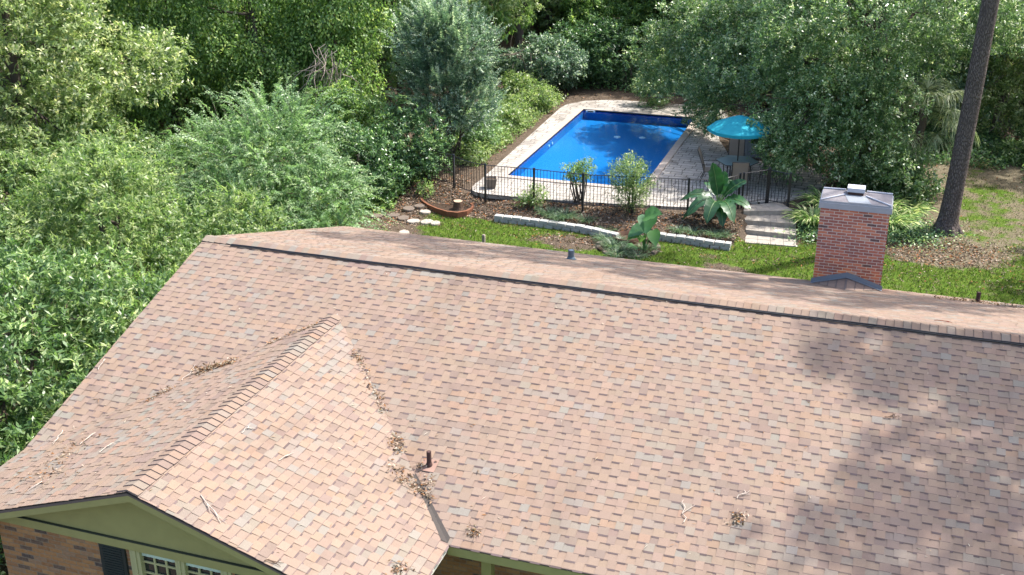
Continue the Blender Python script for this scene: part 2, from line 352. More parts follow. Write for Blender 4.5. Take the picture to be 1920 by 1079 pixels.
def dirnoise(rng, n=7, f=3.0):
    k = rng.normal(size=(n, 3))*f; ph = rng.uniform(0, 2*PI, n); a = rng.uniform(.4, 1, n)
    return lambda p: (np.sin(p@k.T+ph)*a).sum(1)/a.sum()
def crown_arrays(rng, lobes, ncl, per=14, leaf=(.12, .055), style='oak', gap=.0, spread=.22, shell=.62, bump=.28, upbias=.35, sub=0):
    """clusters of leaves through the outer volume of several lobes -> leaf arrays"""
    lobes = [(np.array(c, float), np.array(r if hasattr(r, '__len__') else (r, r, r), float)) for c, r in lobes]
    if sub:
        more = []
        for c, r in lobes:
            more.append((c, r*.74))
            for u in unit(rng.normal(size=(sub, 3))+np.array([0, -.15, .3])): q = rng.uniform(.20, .42); more.append((c+u*r*(1.02-q*.55), r*q))
        lobes = more
    wts = np.array([r.prod()**(2/3.) for c, r in lobes]); wts /= wts.sum()
    P = []; Nn = []
    for (c, r), w in zip(lobes, wts):
        m = int(ncl*w*1.35)+4; u = unit(rng.normal(size=(m, 3))); nz = dirnoise(rng, 8, 2.6); g = dirnoise(rng, 8, 4.2)
        rad = (1+np.where(rng.uniform(0, 1, m) < .12, rng.uniform(0, .28, m), 0))*(shell+(1-shell)*rng.uniform(0, 1, m)**.6)*(1+bump*nz(u))
        keep = (g(u*1.3+rad[:, None]) > -.55+gap)
        P.append((c+u*r*rad[:, None])[keep]); Nn.append(unit(u/r)[keep])
    P = np.concatenate(P); Nn = np.concatenate(Nn); ins = np.zeros(len(P), bool)
    for c, r in lobes: ins |= (((P-c)/r)**2).sum(1) < .22
    P = P[~ins]; Nn = Nn[~ins]
    C = len(P); t = np.linspace(.05, 1, per)[None, :, None]
    rnd3 = lambda s: rng.normal(size=(C, per, 3))*s
    if style == 'vine':
        tw = unit(Nn*.35+np.array([0, 0, -1.])+rng.normal(size=(C, 3))*.22)
    elif style == 'plume':
        tw = unit(Nn*1.0+np.array([0, 0, .75])+rng.normal(size=(C, 3))*.22)
    else:
        tw = unit(Nn*.8+np.array([0, 0, upbias])+rng.normal(size=(C, 3))*.5)
    tl = spread*rng.uniform(.6, 1.4, C)[:, None, None]
    pos = P[:, None]+tw[:, None]*t*tl+rnd3(spread*.20)
    if style == 'oak': d = unit(tw[:, None]*.5+rnd3(.75)+np.array([0, 0, -.1]))
    elif style == 'rosette': d = unit(tw[:, None]*.55+rnd3(.6)); pos = P[:, None]+tw[:, None]*t*tl*.5+rnd3(spread*.10)
    elif style == 'vine': d = unit(Nn[:, None]*.5+np.array([0, 0, -.8])+rnd3(.5))
    else: d = unit(tw[:, None]*1.0+rnd3(.42))
    upv = unit(Nn[:, None]*.5+np.array([0, 0, 1.])+rnd3(.5))
    cr = rng.uniform(0, 1, C)[:, None]; rn = np.clip(.55*cr+.45*rng.uniform(0, 1, (C, per)), 0, 1)
    L = leaf[0]*rng.uniform(.65, 1.3, (C, per)); Wd = leaf[1]*rng.uniform(.7, 1.25, (C, per))
    return pos.reshape(-1, 3), d.reshape(-1, 3), upv.reshape(-1, 3), L.ravel(), Wd.ravel(), rn.ravel()
def spray_arrays(rng, starts, dirs, lens, pairs=26, leaf=(.10, .04), droop=.8, width=.0, two_row=True, wob=.12):
    """long arching shoots with leaves in two rows"""
    S = len(starts); t = np.linspace(0.08, 1, pairs)[None, :, None]; ln = lens[:, None, None]
    d0 = dirs[:, None]; g = np.array([0, 0, -1.])
    pos = starts[:, None]+d0*t*ln+g*(droop*ln*.5*t**2)
    tan = unit(d0+g*droop*t); side = unit(np.cross(tan, np.array([0, 0, 1.])+rng.normal(size=(S, 1, 3))*.3))
    out = []
    for sg in (-1, 1):
        d = unit(tan*.55+side*sg*.8+rng.normal(size=(S, pairs, 3))*wob*2)
        taper = (1.15-.75*t[..., 0])
        up = unit(np.cross(side, tan)+rng.normal(size=(S, pairs, 3))*.35)
        out.append((pos+rng.normal(size=(S, pairs, 3))*.012, d, up, leaf[0]*taper*rng.uniform(.75, 1.25, (S, pairs)), leaf[1]*taper*rng.uniform(.8, 1.2, (S, pairs)),
                    np.clip(.5*rng.uniform(0, 1, (S, 1))+.25*rng.uniform(0, 1, (S, pairs))+.3*t[..., 0], 0, 1)))
    r = [np.concatenate([o[i].reshape(-1, 3) if o[i].ndim == 3 else o[i].ravel() for o in out]) for i in range(6)]
    return r, pos
def cat_arr(*a): return [np.concatenate([x[i] for x in a]) for i in range(6)]
def limbs(rng, mb, base, top, r0, targets, n=8, lean=.3):
    base = np.array(base, float); top = np.array(top, float)
    k = 7; pts = [base+(top-base)*i/(k-1)+np.array([rng.normal()*.05, rng.normal()*.05, 0])*lean*(0 < i < k-1) for i in range(k)]
    rad = [r0*(1.35 if i == 0 else 1.0-.55*i/(k-1)) for i in range(k)]
    mb.tube(pts, rad, 10)
    for c in targets:
        c = np.array(c, float); f = rng.uniform(.35, .95); s = base+(top-base)*f
        mid = s*.45+c*.55+rng.normal(size=3)*.15+np.array([0, 0, .1]); rr = r0*(1-.55*f)*.6
        mb.tube([s, s*.6+mid*.4+np.array([0, 0, -.05]), mid, c], [rr, rr*.8, rr*.55, rr*.2], 7)
        for q in range(3):
            e = c+rng.normal(size=3)*.6; mb.tube([mid, (mid+e)/2+rng.normal(size=3)*.08, e], [rr*.4, rr*.28, rr*.08], 5)
def tree(name, label, cat, loc, lobes, ncl, mat, seed, trunk_r=.14, leaf=(.12, .055), style='oak', per=14, group=None, top=None, bark='bark', twigs=True, part='crown', sub=12, **kw):
    rng = np.random.default_rng(seed); loc = np.array(loc, float)
    t = thing(name, label, cat, loc, group)
    L = [(loc+np.array(c, float), r) for c, r in lobes]
    a = crown_arrays(rng, L, ncl, per, leaf, style, sub=sub, **kw)
    leaves(part, M[mat], *a, parent=t)
    mb = MB(); zt = max(c[2] for c, r in L) if top is None else loc[2]+top
    limbs(rng, mb, loc+np.array([0, 0, -.05]), np.array([loc[0], loc[1], zt])+rng.normal(size=3)*np.array([.15, .15, 0]), trunk_r, [c for c, r in L])
    mb.build('trunk', M[bark], t)
    return t
# ------------------------------------------------------------------ house
H, S, T = 4.55, .3019, .3355
DF, DB, XR, YG, YF = 5.421, 5.504, 3.418, 1.494, 7.20
ZG = H-S*YG                          # height of the cross gable ridge
XE = 15.3                            # right-hand end, well outside the frame
def clip(poly, cp):
    out = poly
    for i in range(len(cp)):
        a, b = cp[i], cp[(i+1) % len(cp)]; inp, out = out, []
        if not inp: break
        ins = lambda p: (b[0]-a[0])*(p[1]-a[1])-(b[1]-a[1])*(p[0]-a[0]) >= -1e-9
        for j in range(len(inp)):
            p, q = inp[j], inp[(j+1) % len(inp)]; pi_, qi = ins(p), ins(q)
            if pi_: out.append(p)
            if pi_ != qi:
                den = (b[0]-a[0])*(q[1]-p[1])-(b[1]-a[1])*(q[0]-p[0])
                k = ((b[0]-a[0])*(a[1]-p[1])-(b[1]-a[1])*(a[0]-p[0]))/den
                out.append((p[0]+(q[0]-p[0])*k, p[1]+(q[1]-p[1])*k))
    return out
PAL = [((.205, .150, .115), .37), ((.214, .154, .116), .27), ((.193, .158, .127), .16), ((.217, .150, .108), .08), ((.178, .131, .106), .08), ((.186, .164, .138), .04)]
def tabcol(rng):
    k = rng.random(); s = 0
    for c, w in PAL:
        s += w
        if k <= s: break
    g = rng.uniform(.96, 1.04); return tuple(q*g*rng.uniform(.98, 1.02) for q in c)
def shingles(mb, O, U, V, poly, seed, e=.1275, tabs=True):
    rng = random.Random(seed); O, U, V = Vector(O), Vector(U), Vector(V); N = U.cross(V).normalized()
    u0, u1 = min(p[0] for p in poly)-.3, max(p[0] for p in poly)+.1; v1 = max(p[1] for p in poly)
    P3 = lambda u, v, h: O+U*u+V*v+N*h
    i = 0
    while i*e < v1:
        v0 = i*e; u = u0+rng.uniform(0, .2); up = rng.random() < .5; vj = rng.uniform(-.002, .002)
        col = tabcol(rng)
        while u < u1:
            w = rng.uniform(.105, .165); up = not up
            a, b = u, u+w; u = b; hb = (.0145 if up else .0115)
            if rng.random() < .75: col = tabcol(rng)
            pl = clip([(a, v0+vj), (b, v0+vj), (b, v0+e+.004), (a, v0+e+.004)], poly)
            if len(pl) < 3: continue
            k_ = 1.02 if up else .965
            h = lambda v: hb+(.0035-hb*.35)*(v-v0)/e if up else hb*(1-.62*(v-v0)/e)
            mb.add([P3(p, q, h(q)) for p, q in pl], [tuple(range(len(pl)))], 0, tuple(q*k_ for q in col))
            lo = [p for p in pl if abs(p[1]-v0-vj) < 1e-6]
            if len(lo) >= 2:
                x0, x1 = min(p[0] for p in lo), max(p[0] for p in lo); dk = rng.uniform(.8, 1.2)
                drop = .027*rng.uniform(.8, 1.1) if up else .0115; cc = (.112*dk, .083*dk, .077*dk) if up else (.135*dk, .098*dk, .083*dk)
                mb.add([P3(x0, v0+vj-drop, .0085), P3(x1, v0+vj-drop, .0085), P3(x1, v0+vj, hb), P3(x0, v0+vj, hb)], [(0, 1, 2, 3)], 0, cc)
        i += 1
house = thing('brick_house', 'single storey brick house with tan shingle roof and olive green gable trim', 'house', (6, 0, 0))
cS = math.sqrt(1+S*S); cT = math.sqrt(1+T*T)
rng_ = random.Random(3)
mb = MB()
# structural slabs (a little under the shingles)
def slab(pts, th, mi=0, c=(.13, .10, .09)):
    n = len(pts); lo = [(p[0], p[1], p[2]-th) for p in pts]
    mb.add(list(pts)+lo, [tuple(range(n)), tuple(reversed(range(n, 2*n)))]+[(i, n+i, n+(i+1) % n, (i+1) % n) for i in range(n)], mi, c)
zE = H-S*DF; zB = H-S*DB
slab([(0, 0, H-.004), (0, -DF, zE-.004), (XE, -DF, zE-.004), (XE, 0, H-.004)], .05)
slab([(0, 0, H-.004), (XE, 0, H-.004), (XE, DB, zB-.004), (0, DB, zB-.004)], .05)
LF = DF*cS; LB = DB*cS
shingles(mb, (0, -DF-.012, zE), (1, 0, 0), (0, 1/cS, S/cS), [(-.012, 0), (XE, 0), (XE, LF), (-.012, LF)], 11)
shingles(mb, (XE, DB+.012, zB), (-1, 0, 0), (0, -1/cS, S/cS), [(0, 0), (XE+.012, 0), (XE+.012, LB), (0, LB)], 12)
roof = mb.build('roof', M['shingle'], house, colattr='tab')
# ridge caps
def caps(name, par, p0, dirv, n, sl, seed, e=.128, w=.15):
    m = MB(); rg = random.Random(seed); dv = Vector(dirv); sd = Vector((dv.y, -dv.x, 0))
    for k in range(n):
        a = Vector(p0)+dv*(k*e+rg.uniform(-.006, .006)); w = .15+rg.uniform(-.008, .008); c = tuple(.9*q_ for q_ in tabcol(rg)); h0, h1 = .040, .026
        for sg in (-1, 1):
            A = a+Vector((0, 0, h0)); B = a+dv*(e+.03)+Vector((0, 0, h1-.004)); dn = sd*sg*w+Vector((0, 0, -sl*w))
            q = [A, B, B+dn, A+dn]
            if sg < 0: q.reverse()
            m.add(q, [(0, 1, 2, 3)], 0, c)
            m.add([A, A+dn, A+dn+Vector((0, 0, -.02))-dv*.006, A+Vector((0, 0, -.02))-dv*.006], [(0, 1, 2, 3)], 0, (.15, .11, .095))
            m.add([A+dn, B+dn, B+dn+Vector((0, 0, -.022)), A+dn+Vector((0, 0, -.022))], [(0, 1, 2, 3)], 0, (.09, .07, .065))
    return m.build(name, M['shingle'], par, colattr='tab')
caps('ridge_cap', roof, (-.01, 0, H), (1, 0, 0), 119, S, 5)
# cross gable
mb = MB()
yV = DF; xRr = XR+(ZG-zE)/T; yL = YG+T*XR/S
zL = ZG-T*XR
slab([(XR, -YG+.05, ZG-.004), (XR, -YF, ZG-.004), (xRr, -YF, zE-.004), (xRr, -DF, zE-.004)], .05)
slab([(XR, -YG+.05, ZG-.004), (0, -yL, zL-.004), (0, -YF, zL-.004), (XR, -YF, ZG-.004)], .05)
wR = (xRr-XR)*cT; wL = XR*cT
# right slope: u runs towards +Y along the eave, v up to the ridge
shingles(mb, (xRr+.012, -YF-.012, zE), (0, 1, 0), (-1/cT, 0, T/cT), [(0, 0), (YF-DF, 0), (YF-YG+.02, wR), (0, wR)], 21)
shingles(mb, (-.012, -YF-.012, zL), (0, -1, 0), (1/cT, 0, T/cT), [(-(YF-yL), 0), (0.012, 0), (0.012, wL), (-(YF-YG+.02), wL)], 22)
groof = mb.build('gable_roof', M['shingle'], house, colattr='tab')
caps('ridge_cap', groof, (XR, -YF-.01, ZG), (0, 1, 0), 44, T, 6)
# woven valley flashing, darker and worn near the eave
mb = MB()
vp, vq = Vector((XR, -YG, ZG)), Vector((xRr, -DF, zE))
for k in range(12, 16):
    A = vp.lerp(vq, k/16.); B = vp.lerp(vq, (k+1)/16.); w0 = .02+.014*(k-11); w1 = w0+.014; cc = (.060, .052, .046)
    for d0 in (Vector((0, 1, S)), Vector((-1, 0, T))):
        up_ = Vector((0, 0, .02)); mb.add([A+up_, B+up_, B+d0*w1+up_, A+d0*w0+up_], [(0, 1, 2, 3)], 0, cc)
mb.build('valley_strip', M['shingle'], groof, colattr='tab')
# trim: fascia, rake boards
mb = MB()
def rake(p, q, h=.15, t=.03, off=(0, 0, 0), mi=0, top=-.03):
    p, q = Vector(p)+Vector(off), Vector(q)+Vector(off); d = (q-p); n = Vector((d.y, -d.x, 0)).normalized()*t
    a = [p+Vector((0, 0, top)), q+Vector((0, 0, top)), q+Vector((0, 0, top-h)), p+Vector((0, 0, top-h))]
    vs = a+[v+n for v in a]
    mb.add(vs, [(0, 1, 2, 3), (7, 6, 5, 4), (0, 4, 5, 1), (1, 5, 6, 2), (2, 6, 7, 3), (3, 7, 4, 0)], mi)
for ra in (((xRr, -DF+.02, zE), (XE, -DF+.02, zE), .13), ((0, DB-.02, zB), (XE, DB-.02, zB), .13)):
    mb = MB(); rake(*ra); mb.build('fascia', M['olive'], house)
for ra in (((.02, 0, H), (.02, -DF, zE), .14), ((.02, 0, H), (.02, DB, zB), .14)):
    mb = MB(); rake(*ra); mb.build('rake_board', M['olive'], house)
for ra in (((XR, -YF+.035, ZG), (xRr, -YF+.035, zE), .12, .03), ((XR, -YF+.035, ZG), (0, -YF+.035, zL), .12, -.03)):
    mb = MB(); rake(*ra); mb.build('rake_board', M['olive'], house)
mb = MB(); rake((xRr+.004, -YF, zE), (xRr+.004, -DF+.02, zE), .09, -.02, top=-.002); mb.build('drip_edge', M['cream'], house)
mb = MB(); rake((0.0, -YF, zL), (0.0, -yL+.1, zL), .09, -.02, top=-.03); mb.build('drip_edge', M['cream'], house)
mb = MB()
for p, q in (((XR, -YF-.005, ZG), (xRr, -YF-.005, zE)), ((XR, -YF-.005, ZG), (0, -YF-.005, zL))):
    rake(p, q, .013, .008, top=-.001)
mb.build('shingle_edge', M['asphalt_edge'], groof)
# walls
YW = -6.86; X0, X1 = .87, 6.15; ZF = 2.945; ZD = 3.09
mb = MB()
def wall(x0, y0, x1, y1, z0, z1, mi=0, cut=None):
    L = math.hypot(x1-x0, y1-y0)
    mb.add([(x0, y0, z0), (x1, y1, z0), (x1, y1, z1), (x0, y0, z1)], [(0, 1, 2, 3)], mi, None, [[(0, z0), (L, z0), (L, z1), (0, z1)]])
wx0, wx1, wz0 = 3.02, 4.56, 1.35
wall(X0, YW, wx0, YW, 0, ZF); wall(wx1, YW, X1, YW, 0, ZF); wall(wx0, YW, wx1, YW, 0, wz0)
wall(X1, YW, X1, -4.3, 0, ZD); wall(X0, -4.6, X0, YW, 0, ZD)
wall(X1, -4.3, XE-.6, -4.3, 0, zE+.12); wall(.55, -4.6, X0, -4.6, 0, zL)
wall(.55, 4.7, .55, -4.6, 0, zB); wall(XE-.6, 4.7, .55, 4.7, 0, zB+.1); wall(XE-.6, -4.3, XE-.6, 4.7, 0, zE)
wl = mb.build('wall', M['house_brick'], house)
mb = MB()   # gable ends of the main block, soffits
mb.add([(.5, -DF+.3, zE-.0), (.5, 0, H-.1), (.5, DB-.3, zB)], [(2, 1, 0)], 0)
mb.build('gable_end', M['olive'], house)
mb = MB(); mb.quad((xRr, -DF+.02, zE-.15), (XE, -DF+.02, zE-.15), (XE, -4.3, zE-.15), (xRr, -4.3, zE-.15)); mb.build('soffit', M['olive'], house); mb = MB()
mb.quad((0, DB-.02, zB-.15), (0, 4.7, zB-.15), (XE, 4.7, zB-.15), (XE, DB-.02, zB-.15))
mb.build('soffit', M['olive'], house); mb = MB(); mb.quad((X1, -YF, zE-.1), (xRr, -YF, zE-.1), (xRr, -DF, zE-.1), (X1, -DF, zE-.1))
mb.build('soffit', M['olive'], house); mb = MB(); mb.quad((.02, -YF, zL-.1), (X0, -YF, zL-.1), (X0, -yL, zL-.1), (.02, -yL, zL-.1))
mb.build('soffit', M['olive'], house)
mb = MB()   # triangular gable panel with a faint lapped board, then frieze board below a dark drip line
xa, xb = XR-(ZG-.12-ZD)/T-.1, XR+(ZG-.12-ZD)/T+.1
mb.add([(xa, YW-.012, ZD), (xb, YW-.012, ZD), (XR, YW-.012, ZG-.06)], [(0, 1, 2)], 0)
mb.build('gable_panel', M['olive'], house)
mb = MB(); mb.box(X0-.02, X1+.02, YW-.045, YW+.02, ZF, ZD-.014); mb.build('frieze_board', M['olive'], house, .006)
mb = MB(); mb.box(xa+.02, xb-.02, YW-.052, YW-.014, ZD-.010, ZD-.002); mb.build('drip_strip', M['drip'], house)
# shutters and window of the gable wall
def shutter(x0, x1):
    m = MB(); z0, z1 = wz0, ZF-.004
    m.box(x0, x1, YW-.035, YW+.01, z0, z1)
    k = z0+.06
    while k < z1-.05: m.box(x0+.05, x1-.05, YW-.044, YW-.036, k, k+.018); k += .04
    m.build('shutter', M['shutter'], house)
shutter(2.555, 2.955); shutter(4.625, 5.02)
mb = MB()
for a, b in ((wx0, wx0+.16), (wx0+.70, wx0+.84), (wx1-.16, wx1)): mb.box(a, b, YW-.02, YW+.06, wz0, ZF-.003); mb.box(a+.055, b-.055, YW-.034, YW-.021, wz0, ZF-.003)
mb.box(wx0, wx1, YW-.05, YW+.05, wz0-.06, wz0-.002)
win = mb.build('window', M['olive_light'], house, .004)
mb = MB(); mb.box(wx0+.1, wx1-.1, YW+.055, YW+.065, wz0, ZF-.004); mb.build('pane', M['glass'], win)
mb = MB()
for a, b in ((wx0+.16, wx0+.70), (wx0+.84, wx1-.16)):
    for q in (1/3., 2/3.): x = a+(b-a)*q; mb.box(x-.014, x+.014, YW+.03, YW+.05, wz0, ZF-.09)
    z = ZF-.20
    while z > wz0: mb.box(a, b, YW+.031, YW+.049, z-.014, z+.014); z -= .17
mb.build('muntin', M['olive_light'], win)
for a, b in ((wx0+.16, wx0+.70), (wx0+.84, wx1-.16)):
    mb = MB(); n = 12
    for k in range(n):
        x, y = a+(b-a)*k/n, a+(b-a)*(k+1)/n
        mb.quad((x, YW+.022+.006*(k % 2), ZF-.10), (y, YW+.022+.006*((k+1) % 2), ZF-.10), (y, YW+.022, ZF-.004), (x, YW+.022, ZF-.004))
    mb.build('valance', M['curtain'], win)
mb = MB(); mb.box(7.32, 7.46, -5.15, -5.01, 0, zE-.16); mb.build('porch_post', M['olive'], house)
# vent pipes on the roof
def pipe(px, py, slope, hgt, r, mat, lab, flash):
    p = np.array(px, float); m = MB(); z = p[2]
    m.tube([(p[0], p[1], z-.05), (p[0], p[1], z+hgt)], r, 14, cap=False)
    m.tube([(p[0], p[1], z+hgt), (p[0], p[1], z+hgt-.12)], r*.8, 14, cap=True)
    m.lathe([(r*1.45, z-.03), (r*1.35, z+.045), (r*1.02, z+.075)], p[0], p[1], 14)
    o = m.build('vent_pipe', M[mat], roof); o['label'] = lab
    m = MB(); q = .11; dz = slope*q
    m.add([(p[0]-q, p[1]-q, z-dz+.026), (p[0]+q, p[1]-q, z-dz+.026), (p[0]+q, p[1]+q, z+dz+.026), (p[0]-q, p[1]+q, z+dz+.026)], [(0, 1, 2, 3)])
    m.build('pipe_flashing', M[flash], roof)
rz = lambda y: H-S*abs(y)
pipe((6.21, -4.24, rz(4.24)), 0, S, .25, .034, 'rust', 'rusty brown vent pipe near the porch eave', 'flash_tan')
pipe((5.97, 3.95, rz(3.95)), 0, -S, .22, .065, 'lead', 'grey lead vent pipe on the back slope', 'lead')
pipe((13.88, 5.04, rz(5.04)), 0, -S, .22, .04, 'rust', 'brown vent pipe near the rear eave', 'rust')
# chimney
CX0, CX1, CY0, CY1, CZ = 10.75, 12.06, 5.02, 5.78, 4.665
mb = MB()
def cwall(a, b):
    L = math.hypot(b[0]-a[0], b[1]-a[1]); mb.add([(*a, 0), (*b, 0), (*b, CZ), (*a, CZ)], [(0, 1, 2, 3)], 0, None, [[(0, -2.9), (L, -2.9), (L, CZ-2.9), (0, CZ-2.9)]])
cwall((CX0, CY0), (CX1, CY0)); cwall((CX1, CY0), (CX1, CY1)); cwall((CX1, CY1), (CX0, CY1)); cwall((CX0, CY1), (CX0, CY0))
chim = mb.build('chimney', M['chimney_brick'], house); chim['label'] = 'red brick chimney with grey metal band and low flue'
mb = MB(); o_ = .035
for z0, z1, k in ((CZ-.005, CZ+.115, o_), (CZ+.115, CZ+.15, o_-.018)):
    mb.box(CX0-k, CX1+k, CY0-k, CY1+k, z0, z1)
mb.build('metal_band', M['flash'], chim, .004)
zc = CZ+.152; cx, cy = (CX0+CX1)/2-.03, (CY0+CY1)/2+.10
fx, fy = .15, .12
mb = MB(); A = [(CX0-.01, CY0-.01, zc), (CX1+.01, CY0-.01, zc), (CX1+.01, CY1+.01, zc), (CX0-.01, CY1+.01, zc)]; B = [(cx-fx-.05, cy-fy-.04, zc+.045), (cx+fx+.05, cy-fy-.04, zc+.045), (cx+fx+.05, cy+fy+.04, zc+.045), (cx-fx-.05, cy+fy+.04, zc+.045)]
mb.add(A+B, [(0, 1, 5, 4), (1, 2, 6, 5), (2, 3, 7, 6), (3, 0, 4, 7), (4, 5, 6, 7)])
mb.build('mortar_crown', M['crown_mortar'], chim)
for a, b in ((A[0], B[0]), (A[1], B[1]), (A[2], B[2]), (A[3], B[3])):
    a, b = Vector(a), Vector(b); mb = MB(); mb.tube([a+Vector((0, 0, .012)), b+Vector((0, 0, .014))], .018, 6); mb.build('metal_hip', M['flash_white'], chim)
mb = MB(); mb.add([(p[0], p[1], p[2]+.006) for p in ((A[0][0]*.6+A[1][0]*.4, A[0][1], A[0][2]), (A[0][0]*.28+A[1][0]*.72, A[0][1], A[0][2]), B[1], B[0])], [(0, 1, 2, 3)])
mb.build('metal_sheet', M['flash_dark'], chim)
mb = MB(); mb.box(cx-fx, cx+fx, cy-fy, cy+fy, zc+.035, zc+.10); flu = mb.build('flue', M['rust'], chim)
mb = MB(); mb.box(cx-fx-.02, cx+fx+.02, cy-fy-.02, cy+fy+.02, zc+.101, zc+.185); mb.build('flue_cap', M['flash_white'], chim, .006)
# cricket in front of the chimney with its stepped flashing
xm = (CX0+CX1)/2; za = rz(CY0)+.215; ya = CY0-(za-rz(CY0))/S
mb = MB(); e_ = .03
mb.add([(xm, CY0-.005, za), (xm, CY0-.7, za+.005), (CX0-.03, CY0-.005, rz(CY0)+e_), (CX1+.03, CY0-.005, rz(CY0)+e_)], [(0, 2, 1), (0, 1, 3)], 0, (.21, .155, .125))
for sg in (-1, 1):
    for k in range(4):
        a = k/4.; P0 = Vector((xm, CY0-.7, za+.012)).lerp(Vector((xm+sg*(.68), CY0-.02, rz(CY0)+e_+.008)), a)
        mb.add([P0, P0+Vector((sg*.02, .02, .0)), Vector((xm+sg*.17*k, CY0-.01, za-.046*k*1.06+.009))+Vector((sg*.02, 0, 0)), Vector((xm+sg*.17*k, CY0-.01, za-.046*k*1.06+.009))], [(0, 1, 2, 3)], 0, (.12, .10, .095))
mb.build('cricket', M['shingle'], roof, colattr='tab')
mb = MB()
for sg, xe in ((-1, CX0-.035), (1, CX1+.035)):
    z2 = rz(CY0)+.02
    for (y_, t) in ((CY0-.012, 0), (CY0-.10, 1)):
        pass
    mb.add([(xm, CY0-.008, za-.02), (xe, CY0-.008, z2-.04), (xe, CY0-.008, z2+.10), (xm, CY0-.008, za+.115)], [(0, 1, 2, 3)] if sg > 0 else [(3, 2, 1, 0)])
    mb.add([(xm, CY0-.008, za+.012), (xe, CY0-.008, z2+.012), (xe, CY0-.075, z2+.018), (xm, CY0-.075, za+.018)], [(0, 1, 2, 3)])
mb.build('chimney_flashing', M['flash_dark'], chim)
# black cables along the ridge cap
mb = MB()
rg = random.Random(8)
for k, (oy, oz) in enumerate(((-.150, .018), (-.185, .018))):
    pts = []; x = .62
    while x < XE-.1:
        y = oy+rg.uniform(-.006, .006); pts.append((x, y, H+S*y+.036)); x += .6
    mb.tube(pts, .0115, 6)
tag(mb.build('ridge_cable', M['black']), 'pair of thin black cables laid along the ridge of the shingle roof', 'cable')

# ------------------------------------------------------------------ ground
PX0, PX1, PY0, PY1, DZ = -.25, 4.40, 18.0, 27.8, .45
def sst(a, b, x): t = np.clip((x-a)/(b-a), 0, 1); return t*t*(3-2*t)
def hgt(x, y):
    x = np.asarray(x, float); y = np.asarray(y, float)
    left = sst(14.0, 17.0, y)*.40
    bed = .19*sst(14.72, 14.95, y-(.0*x))+.20*sst(15.0, 16.3, y)
    k = sst(.1, .5, x)*(1-sst(7.9, 8.1, x))
    h = left*(1-k)+bed*k
    right = sst(15.6, 18.2, y)*.38*(1-sst(10.5, 12.8, x))+sst(18, 30, y)*.10
    kr = sst(7.9, 8.2, x); h = h*(1-kr)+right*kr
    h = h*(1-sst(40, 60, y)*0)+.03*np.sin(x*.9+1)*np.cos(y*.7)*sst(13, 16, np.abs(x)+y*.3)*.5
    return h
def grassiness(x, y):
    x = np.asarray(x, float); y = np.asarray(y, float)
    yw = np.where(x < 8, 14.75, 15.4)
    g = (1-sst(yw-.25, yw+.1, y))*sst(-2.1, -.6, x+(y-12.5)*.25)
    g = np.where(x > 9.7, 1-sst(15.6, 16.4, y-(x-9.7)*.1), g)
    r = .62-.2*sst(24, 30, y)+.12*np.sin(x*2.1+y*.7)*np.sin(y*1.3-x*.4)
    zone = sst(13.6, 14.6, x)*(1-sst(26, 30, y))
    g = np.maximum(g, zone*r)
    d = np.hypot((x-13.7)/1.9, (y-16.2)/1.3); g = g*(sst(.55, 1.25, d))
    d = np.hypot((x-16.2)/1.2, (y-24.5)/1.8); g = g*(sst(.4, 1.1, d))
    d = np.hypot((x-3.3)/1.5, (y-13.6)/.8); g = g*(.25+.75*sst(.3, 1.2, d))
    d = np.hypot((x-8.0)/.9, (y-12.9)/.6); g = g*(.3+.7*sst(.3, 1.1, d))
    g = g*(.9+.1*np.sin(x*1.7+np.sin(y*1.1)*2)*np.sin(y*1.9+x*.6))
    g = np.where((x < -4) & (y < 14), .25, g)
    return np.clip(g*.86, 0, 1)
def ground():
    xs = np.concatenate([np.linspace(-160, -34, 14), np.arange(-30, -4, 1.0), np.arange(-4, 18.01, .2), np.arange(19, 40, 1.5), np.linspace(46, 160, 12)])
    ys = np.concatenate([np.linspace(-90, -20, 9), np.arange(-16, 8, 1.0), np.arange(8, 32.01, .2), np.arange(33, 60, 1.5), np.linspace(66, 220, 14)])
    X, Y = np.meshgrid(xs, ys, indexing='ij'); Z = hgt(X, Y); G = grassiness(X, Y)
    nx, ny = X.shape; idx = np.arange(nx*ny).reshape(nx, ny)
    f = np.stack([idx[:-1, :-1], idx[1:, :-1], idx[1:, 1:], idx[:-1, 1:]], -1).reshape(-1, 4)
    cx = X.ravel()[f].mean(1); cy = Y.ravel()[f].mean(1)
    keep = ~((cx > PX0-.25) & (cx < PX1+.25) & (cy > PY0-.25) & (cy < PY1+.25))
    f = f[keep]; me = bpy.data.meshes.new('ground')
    me.from_pydata(np.stack([X.ravel(), Y.ravel(), Z.ravel()], 1).tolist(), [], f.tolist())
    a = me.attributes.new('grass', 'FLOAT', 'POINT'); a.data.foreach_set('value', G.ravel().astype(np.float32))
    a = me.attributes.new('dry', 'FLOAT', 'POINT'); a.data.foreach_set('value', (sst(11.5, 13.5, X)*(1-sst(27, 31, Y))*.6).ravel().astype(np.float32))
    me.polygons.foreach_set('use_smooth', [True]*len(me.polygons)); me.materials.append(M['ground'])
    o = bpy.data.objects.new('ground', me); COL.objects.link(o); o['kind'] = 'structure'
ground()
R0 = np.random.default_rng(1)
